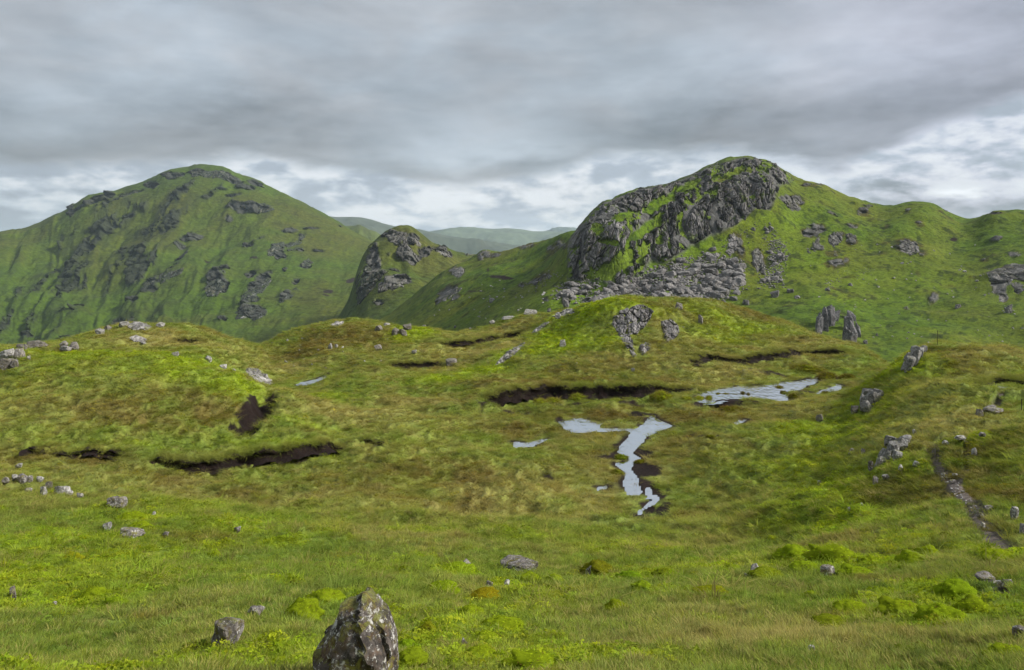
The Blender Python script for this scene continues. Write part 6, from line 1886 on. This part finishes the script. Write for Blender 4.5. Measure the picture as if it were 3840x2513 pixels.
CUSH = [cushion_mesh(800 + k, 900, False) for k in range(5)]
TUSS = [cushion_mesh(820 + k, 1000, True) for k in range(3)]
HUMMOCKS = [
    # px, py (foot), w, h, kind, colour, label
    (302, 620, 34, 20, 'c', (1, 1, 1), 'bright domed bilberry cushion left of the big boulder'),
    (320, 603, 38, 10, 'c', (1, 1, 1), 'low bright cushion above the domed one'),
    (428, 637, 22, 14, 'c', (.95, .8, .9), 'round brown-topped bilberry cushion right of the big boulder'),
    (406, 655, 26, 14, 'c', (.9, 1.05, 1), 'leafy bilberry growing against right side of the big boulder'),
    (410, 665, 30, 12, 'c', (.95, .95, 1), 'low bilberry at bottom right of the big boulder'),
    (352, 612, 16, 9, 'c', (.95, .95, 1), 'small moss tuft on left shoulder of the big boulder'),
    (458, 576, 36, 12, 'c', (1, 1.05, 1), 'bright cushion under the small grey rock'),
    (440, 594, 34, 12, 'c', (.95, 1, 1), 'bright cushion left below the small grey rock'),
    (528, 583, 24, 10, 'c', (1, 1, 1), 'bright round cushion in front of the flat slab boulder'),
    (486, 598, 26, 7, 'c', (1.15, .75, .8), 'reddish moss patch below the small brown rock'),
    (468, 618, 30, 11, 'c', (1, 1, 1), 'long bright cushion in the middle foreground'),
    (502, 631, 44, 13, 'c', (1, 1, 1), 'widest bright cushion in the middle foreground'),
    (485, 644, 28, 13, 'c', (1, 1, 1), 'bright cushion right of the small white stone'),
    (480, 662, 34, 12, 'c', (1.02, 1, 1), 'yellow-green cushion near the bottom edge'),
    (535, 672, 54, 12, 'c', (1.05, 1.05, 1), 'bright cushion cut by the bottom edge'),
    (553, 583, 20, 8, 'c', (1, 1, 1), 'small bright cushion right of the flat slab boulder'),
    (597, 575, 30, 11, 'c', (.75, .6, .9), 'brown heathery hummock in the middle foreground'),
    (665, 576, 24, 8, 'c', (.8, .75, .9), 'brown-green hummock right of the heathery one'),
    (630, 579, 26, 7, 'c', (.7, .85, .9), 'dark green flat hummock beside the heathery one'),
    (642, 590, 20, 8, 'c', (.95, 1, 1), 'small green hummock below the dark flat one'),
    (618, 611, 26, 8, 'c', (.9, .85, .9), 'brown-flecked hummock in straw grass'),
    (712, 595, 32, 6, 'c', (.95, .8, .9), 'low olive hummock in straw grass at right'),
    (773, 543, 18, 7, 'c', (1.1, 1, 1), 'yellow cushion alone on the right slope'),
    (735, 573, 22, 9, 'c', (1, 1, 1), 'bright cushion left of the pale pointed rock'),
    (770, 580, 34, 10, 'c', (.85, .8, 1), 'mossy mound in front of the pale pointed rock'),
    (795, 558, 36, 13, 'c', (1, 1.05, 1), 'bright cushion at left end of the hummock row'),
    (838, 564, 48, 16, 'c', (1, 1, 1), 'largest bright cushion in the hummock row'),
    (806, 570, 30, 10, 'c', (.95, 1, 1), 'low bright cushion below the hummock row'),
    (872, 564, 26, 10, 'c', (1, 1, 1), 'bright cushion right of the largest in the row'),
    (919, 562, 30, 12, 'c', (1.02, 1.05, 1), 'bright cushion with straw rim near the path'),
    (932, 556, 24, 8, 'c', (1.02, 1, 1), 'small bright cushion above the straw-rimmed one'),
    (860, 575, 30, 8, 'c', (1, 1.05, 1), 'low bright cushion right of the grey and orange rock'),
    (1005, 560, 36, 12, 'c', (1.05, 1.05, 1), 'bright cushion beside the path at right edge'),
    (960, 598, 36, 16, 'c', (.95, 1.05, 1), 'tall bright cushion left of the lower path'),
    (980, 613, 36, 14, 'c', (1, 1, 1), 'bright cushion below the tall one by the path'),
    (855, 613, 36, 11, 'c', (1, 1, 1), 'bright cushion at left of the lower right group'),
    (905, 614, 40, 12, 'c', (1, .98, 1), 'long bright cushion in the lower right group'),
    (945, 622, 44, 15, 'c', (1, 1.05, 1), 'broad bright cushion in the lower right group'),
    (833, 627, 34, 10, 'c', (.8, .75, .9), 'olive mossy mound in straw grass, lower right'),
    (812, 600, 20, 8, 'c', (1, 1, 1), 'small bright cushion above the lower right group'),
    (1015, 660, 46, 14, 'c', (.95, .95, 1), 'green hummock in the bottom right corner'),
    (92, 600, 26, 10, 'c', (1, 1, 1), 'bright cushion in the left foreground'),
    (112, 606, 22, 8, 'c', (.9, 1, 1), 'green cushion right of it in the left foreground'),
    (70, 560, 18, 7, 'c', (1.2, .95, 1), 'yellow moss cushion on the left slope'),
    (130, 520, 30, 9, 'c', (1, 1, 1), 'bright cushion beside the mossy grey boulder'),
    (137, 528, 20, 6, 'c', (1.05, 1.05, 1), 'small bright cushion above the flat-topped boulder'),
    (213, 559, 14, 8, 'c', (1, 1, 1), 'small lone cushion below the brown scar'),
    (663, 398.5, 15, 9, 't', (1.2, 1.1, 1), 'big yellow tussock before the long peat bank'),
    (654, 399, 8, 6, 't', (1.0, .95, 1), 'small tussock left of the big yellow one'),
    (686, 400, 10, 4, 't', (1.2, 1.1, 1), 'flat yellow tussock right of the big one'),
    (700, 400, 10, 5, 't', (1.2, 1.1, 1), 'yellow tussock at the tip of the large pool'),
    (709, 400, 7, 6, 't', (1.1, 1, 1), 'tussock standing in the tip of the large pool'),
    (719, 395.5, 7, 3, 't', (.7, .55, .7), 'first brown islet in the large pool'),
    (727, 395.8, 9, 3, 't', (.7, .55, .7), 'second brown islet in the large pool'),
    (735, 396, 6, 2.5, 't', (.65, .5, .7), 'third brown islet in the large pool'),
    (743, 395, 5, 4, 't', (.6, .45, .6), 'dark round islet fourth in the pool row'),
    (748.5, 396, 4, 4, 't', (.6, .45, .6), 'dark round islet fifth in the pool row'),
    (780, 389, 8, 4, 't', (.8, .6, .7), 'brown islet in the far half of the large pool'),
    (784, 394, 6, 4, 't', (.6, .45, .6), 'dark islet at right edge of the large pool'),
    (794, 398.5, 9, 5, 't', (.6, .5, .6), 'dark tussock on the mud right of the large pool'),
    (826, 394, 7, 4, 't', (.6, .45, .6), 'dark tussock beside the narrow pool'),
    (828, 379, 17, 8, 't', (.62, .48, .6), 'dark heathery peat hummock behind the narrow pool'),
    (849, 379, 14, 7, 't', (.62, .48, .6), 'dark heathery peat hummock right of its twin'),
    (807, 371, 28, 7, 't', (.8, .7, .8), 'broad brown hummock at back of the bog'),
    (735, 412, 26, 6, 't', (.6, .45, .6), 'brown heather hummock below the large pool'),
    (578, 400, 14, 7, 't', (1.05, 1, 1), 'green grassy lump breaking the long peat bank'),
    (553, 402, 12, 5, 't', (1.05, .95, 1), 'yellow tussock at left of the grassy lump'),
    (540, 403, 12, 5, 't', (1, .9, 1), 'second yellow tussock left of the grassy lump'),
    (711, 438, 8, 3, 't', (.8, .7, .8), 'small brown tussock right of the stream fork'),
    (621, 459, 12, 5, 't', (.75, .8, .8), 'mossy islet in the narrow part of the stream'),
    (640, 463, 10, 4, 't', (.7, .55, .7), 'brown tussock on the right bank of the narrows'),
    (617, 474, 12, 5, 't', (.9, .8, .9), 'yellow-brown tussock on left bank of the lower stream'),
]
rh = random.Random(3)
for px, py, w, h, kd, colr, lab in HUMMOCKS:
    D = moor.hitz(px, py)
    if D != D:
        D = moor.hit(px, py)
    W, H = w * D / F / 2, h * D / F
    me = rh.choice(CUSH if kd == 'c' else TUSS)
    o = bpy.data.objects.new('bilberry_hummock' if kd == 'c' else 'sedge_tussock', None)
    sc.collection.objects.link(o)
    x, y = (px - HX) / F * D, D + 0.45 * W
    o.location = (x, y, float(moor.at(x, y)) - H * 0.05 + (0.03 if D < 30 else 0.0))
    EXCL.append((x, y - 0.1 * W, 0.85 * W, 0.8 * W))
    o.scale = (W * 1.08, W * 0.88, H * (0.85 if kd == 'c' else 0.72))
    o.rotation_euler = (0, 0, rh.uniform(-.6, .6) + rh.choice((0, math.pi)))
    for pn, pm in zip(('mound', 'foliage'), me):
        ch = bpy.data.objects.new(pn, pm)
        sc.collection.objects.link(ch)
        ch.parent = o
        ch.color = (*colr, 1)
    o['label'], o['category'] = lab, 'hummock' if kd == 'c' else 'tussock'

# how many plants stand in each cell of the moor grid
pyv = moor.py()
env = np.minimum.accumulate(pyv, axis=0)
side_ = 70 + 2.4 * F / moor.D
vis = (pyv <= env + 10) & (PXC > -side_) & (PXC < 1024 + side_) & (moor.D > 3.0)
area = np.gradient(MX, axis=1) * np.gradient(MY, axis=0)
rp = np.random.default_rng(5)


def grow(dens):
    lam = np.where(vis, area * dens, 0)
    n = rp.poisson(np.clip(lam, 0, 40))
    r, c = np.nonzero(n)
    k = n[r, c]
    r, c = np.repeat(r, k), np.repeat(c, k)
    fr = np.clip(r + rp.random(len(r)) - .5, 0, MX.shape[0] - 1.01)
    fc = np.clip(c + rp.random(len(c)) - .5, 0, MX.shape[1] - 1.01)
    r0, c0 = fr.astype(int), fc.astype(int)
    a, b = fr - r0, fc - c0
    def S(A):
        if A.ndim == 3:
            aa, bb = a[:, None], b[:, None]
        else:
            aa, bb = a, b
        return (A[r0, c0] * (1 - bb) + A[r0, c0 + 1] * bb) * (1 - aa) + (A[r0 + 1, c0] * (1 - bb) + A[r0 + 1, c0 + 1] * bb) * aa
    return np.c_[S(MX), S(MY), S(moor.Z)], S(MCOL), S(moor.D), S(moss), S(straw), S(brown)


cover = np.clip(1 - 1.2 * bare, 0, 1) * np.maximum(sstep(water_d, 0.0, 0.6), 0.75 * sstep(water_d, -0.8, -0.2) * sstep(fbm(MX * 1.1, MY * 0.7, octs=3, seed=33), 0.12, 0.4))
for x, y, rx, ry in EXCL:
    m = (np.abs(MX - x) < 2 * rx + .3) & (np.abs(MY - y) < 2 * ry + .3)
    if m.any():
        cover[m] *= sstep(((MX[m] - x) / rx) ** 2 + ((MY[m] - y) / ry) ** 2, 0.55, 1.0)
for pl, ly, *_r in OUTCROPS:
    if ly == 'm':
        pl = np.array(pl)
        m = (PXC > pl[:, 0].min() - 3) & (PXC < pl[:, 0].max() + 3) & (pyv > pl[:, 1].min() - 3) & (pyv < pl[:, 1].max() + 4) & vis
        cover[m] *= sstep(sdf_poly(PXC[m], pyv[m], pl), -0.3, 1.0)
D = moor.D
# fine grass, near
P, cl, dd, mo, st, br = grow(cover * (1 - 0.75 * moss) * np.where(D < 9, 400, np.where(D < 18, 150, np.where(D < 34, 52, 0))))
n = len(P)
k = np.where(dd < 9, 0.66, np.where(dd < 18, 0.88, 1.2)) * rp.uniform(.6, 1.35, n)
tint = cl * rp.uniform(1.05, 2.3, (n, 1)) * np.c_[rp.uniform(.9, 1.15, n), np.ones(n), rp.uniform(.7, 1.3, n)]
dry = rp.random(n) < (0.10 + 0.42 * st)
tint[dry] = tint[dry] * 0.35 + np.array((.30, .25, .09)) * rp.uniform(.5, 1.1, (dry.sum(), 1))
scatter('meadow_grass', P - [0, 0, .01], np.c_[rp.normal(0, .18, n), rp.normal(0, .18, n), rp.uniform(0, 6.28, n)], np.c_[k * 1.15, k * 1.15, k * (0.42 + 0.32 * st)], tint, rp.integers(0, 4, n), 'short green and straw grass covering the near slope', 'grass')
# tussocks, middle distance
P, cl, dd, mo, st, br = grow(cover * (1 - 0.6 * moss) * np.where(D < 12, 0.0, np.where(D < 26, 4, np.where(D < 50, 13, np.where(D < 80, 9, np.where(D < 132, 5, 0))))))
n = len(P)
k = np.where(dd < 26, 1.0, np.where(dd < 50, 1.25, np.where(dd < 80, 1.6, 2.1))) * rp.uniform(.55, 1.4, n)
tint = cl * rp.uniform(1.0, 2.2, (n, 1)) * np.c_[rp.uniform(.95, 1.15, n), np.ones(n), rp.uniform(.7, 1.2, n)]
dry = rp.random(n) < (0.08 + 0.32 * st)
tint[dry] = tint[dry] * 0.4 + np.array((.26, .215, .075)) * rp.uniform(.5, 1.0, (dry.sum(), 1))
scatter('moor_sedge', P - [0, 0, .02], np.c_[rp.normal(0, .15, n), rp.normal(0, .15, n), rp.uniform(0, 6.28, n)], np.c_[k, k, k * np.where(dd < 26, .8, .5)], tint, rp.integers(4, 7, n), 'tawny sedge and grass tussocks over the moor', 'sedge')
# bilberry and heather
P, cl, dd, mo, st, br = grow(cover * np.clip(moss * 1.2 + 0.35 * brown, 0, 1) * np.where(D < 12, 75, np.where(D < 26, 38, np.where(D < 50, 16, np.where(D < 80, 8, np.where(D < 132, 4.5, 0))))))
n = len(P)
k = np.where(dd < 12, 0.9, np.where(dd < 26, 1.15, np.where(dd < 50, 1.6, np.where(dd < 80, 2.2, 2.9)))) * rp.uniform(.6, 1.4, n)
tint = cl * rp.uniform(.9, 2.1, (n, 1)) * np.c_[rp.uniform(.9, 1.2, n), np.ones(n), rp.uniform(.4, .9, n)]
scatter('bilberry', P - [0, 0, .015], np.c_[rp.normal(0, .25, n), rp.normal(0, .25, n), rp.uniform(0, 6.28, n)], np.c_[k, k, k * rp.uniform(.7, 1.3, n)], tint, rp.integers(7, 10, n), 'low bright bilberry and brown heather mats', 'bilberry')
# shaggy fringe hanging over the peat banks
FP, FR, FS, FT = [], [], [], []
for (lip, h, wd, lab), P in zip(HAGS, hag_w):
    td = np.gradient(P, axis=0)
    ang = np.arctan2(td[:, 1], td[:, 0])
    for rep_ in range(5):
        q = P + np.c_[np.sin(ang), -np.cos(ang)] * (rp.uniform(-.62, .12, len(P))[:, None])
        FP.append(np.c_[q, moor.at(P[:, 0] + 0.55 * -np.sin(ang), P[:, 1] + 0.55 * np.cos(ang)) - 0.02])
        FR.append(np.c_[rp.uniform(.1, .75, len(P)), rp.normal(0, .2, len(P)), ang + rp.normal(0, .3, len(P))])
        Dm = P[:, 1].mean()
        FS.append(rp.uniform(.5, 1.5, len(P)) * (1.0 if Dm < 60 else 1.1) * (0.7 if h < .4 else 1))
        c0 = moor.at(P[:, 0], P[:, 1] + 0.8, MCOL)
        FT.append(c0 * 1.1 + np.array((.15, .12, .03)) * rp.uniform(.2, .7, (len(P), 1)))
FS = np.concatenate(FS)
n = len(FS)
scatter('hanging_turf', np.vstack(FP), np.vstack(FR), np.c_[FS, FS, FS], np.vstack(FT), rp.integers(4, 7, n), 'shaggy turf hanging over the lips of the peat banks', 'grass')


# two iron posts
for px, pt, pb, lab, lean in ((937.5, 330.5, 345, 'thin dark iron post standing on the crest of the right bank', .01), (1021.4, 399, 410, 'thin rusty iron post near the right edge by the path', .03)):
    D = moor.hitz(px, pb)
    H = (pb - pt) * D / F
    seg, rad = 8, 0.020 if D > 50 else 0.018
    V, Fc = [], []
    for k in range(7):
        zz = -0.25 + (H + 0.25) * k / 6
        for j in range(seg):
            a = j * 2 * math.pi / seg
            r_ = rad * (1.25 if k == 6 else 1)
            V.append((r_ * math.cos(a) + lean * zz + 0.006 * math.sin(k * 1.7), r_ * math.sin(a), zz))
    for k in range(6):
        for j in range(seg):
            Fc.append((k * seg + j, k * seg + (j + 1) % seg, (k + 1) * seg + (j + 1) % seg, (k + 1) * seg + j))
    o = link('fence_post', mesh_np('fence_post', np.array(V), np.array(Fc)), M_POST, label=lab, category='post', group='old iron posts')
    x = (px - HX) / F * D
    o.location = (x, D, float(moor.at(x, D)))

# ------------------------------------------------------------------ haze
hx, hy0, hy1, hz0, hz1 = 12000, -300, 11300, -520, 196
hv = np.array([(-hx, hy0, hz0), (hx, hy0, hz0), (hx, hy1, hz0), (-hx, hy1, hz0), (-hx, hy0, hz1), (hx, hy0, hz1), (hx, hy1, hz1), (-hx, hy1, hz1)], float)
hf = np.array([(0, 3, 2, 1), (4, 5, 6, 7), (0, 1, 5, 4), (1, 2, 6, 5), (2, 3, 7, 6), (3, 0, 4, 7)])
hm = bpy.data.materials.new('haze')
hm.use_nodes = True
ht = hm.node_tree
ht.nodes.clear()
ho = ht.nodes.new('ShaderNodeOutputMaterial')
pv = ht.nodes.new('ShaderNodeVolumePrincipled')
pv.inputs['Color'].default_value = (0.72, 0.87, 1.0, 1)
pv.inputs['Density'].default_value = 5.5e-5
pv.inputs['Anisotropy'].default_value = 0.2
ht.links.new(pv.outputs[0], ho.inputs['Volume'])
link('haze', mesh_np('haze', hv, hf, smooth=False), hm, kind='stuff', label='thin blue haze in the valley air', category='haze')
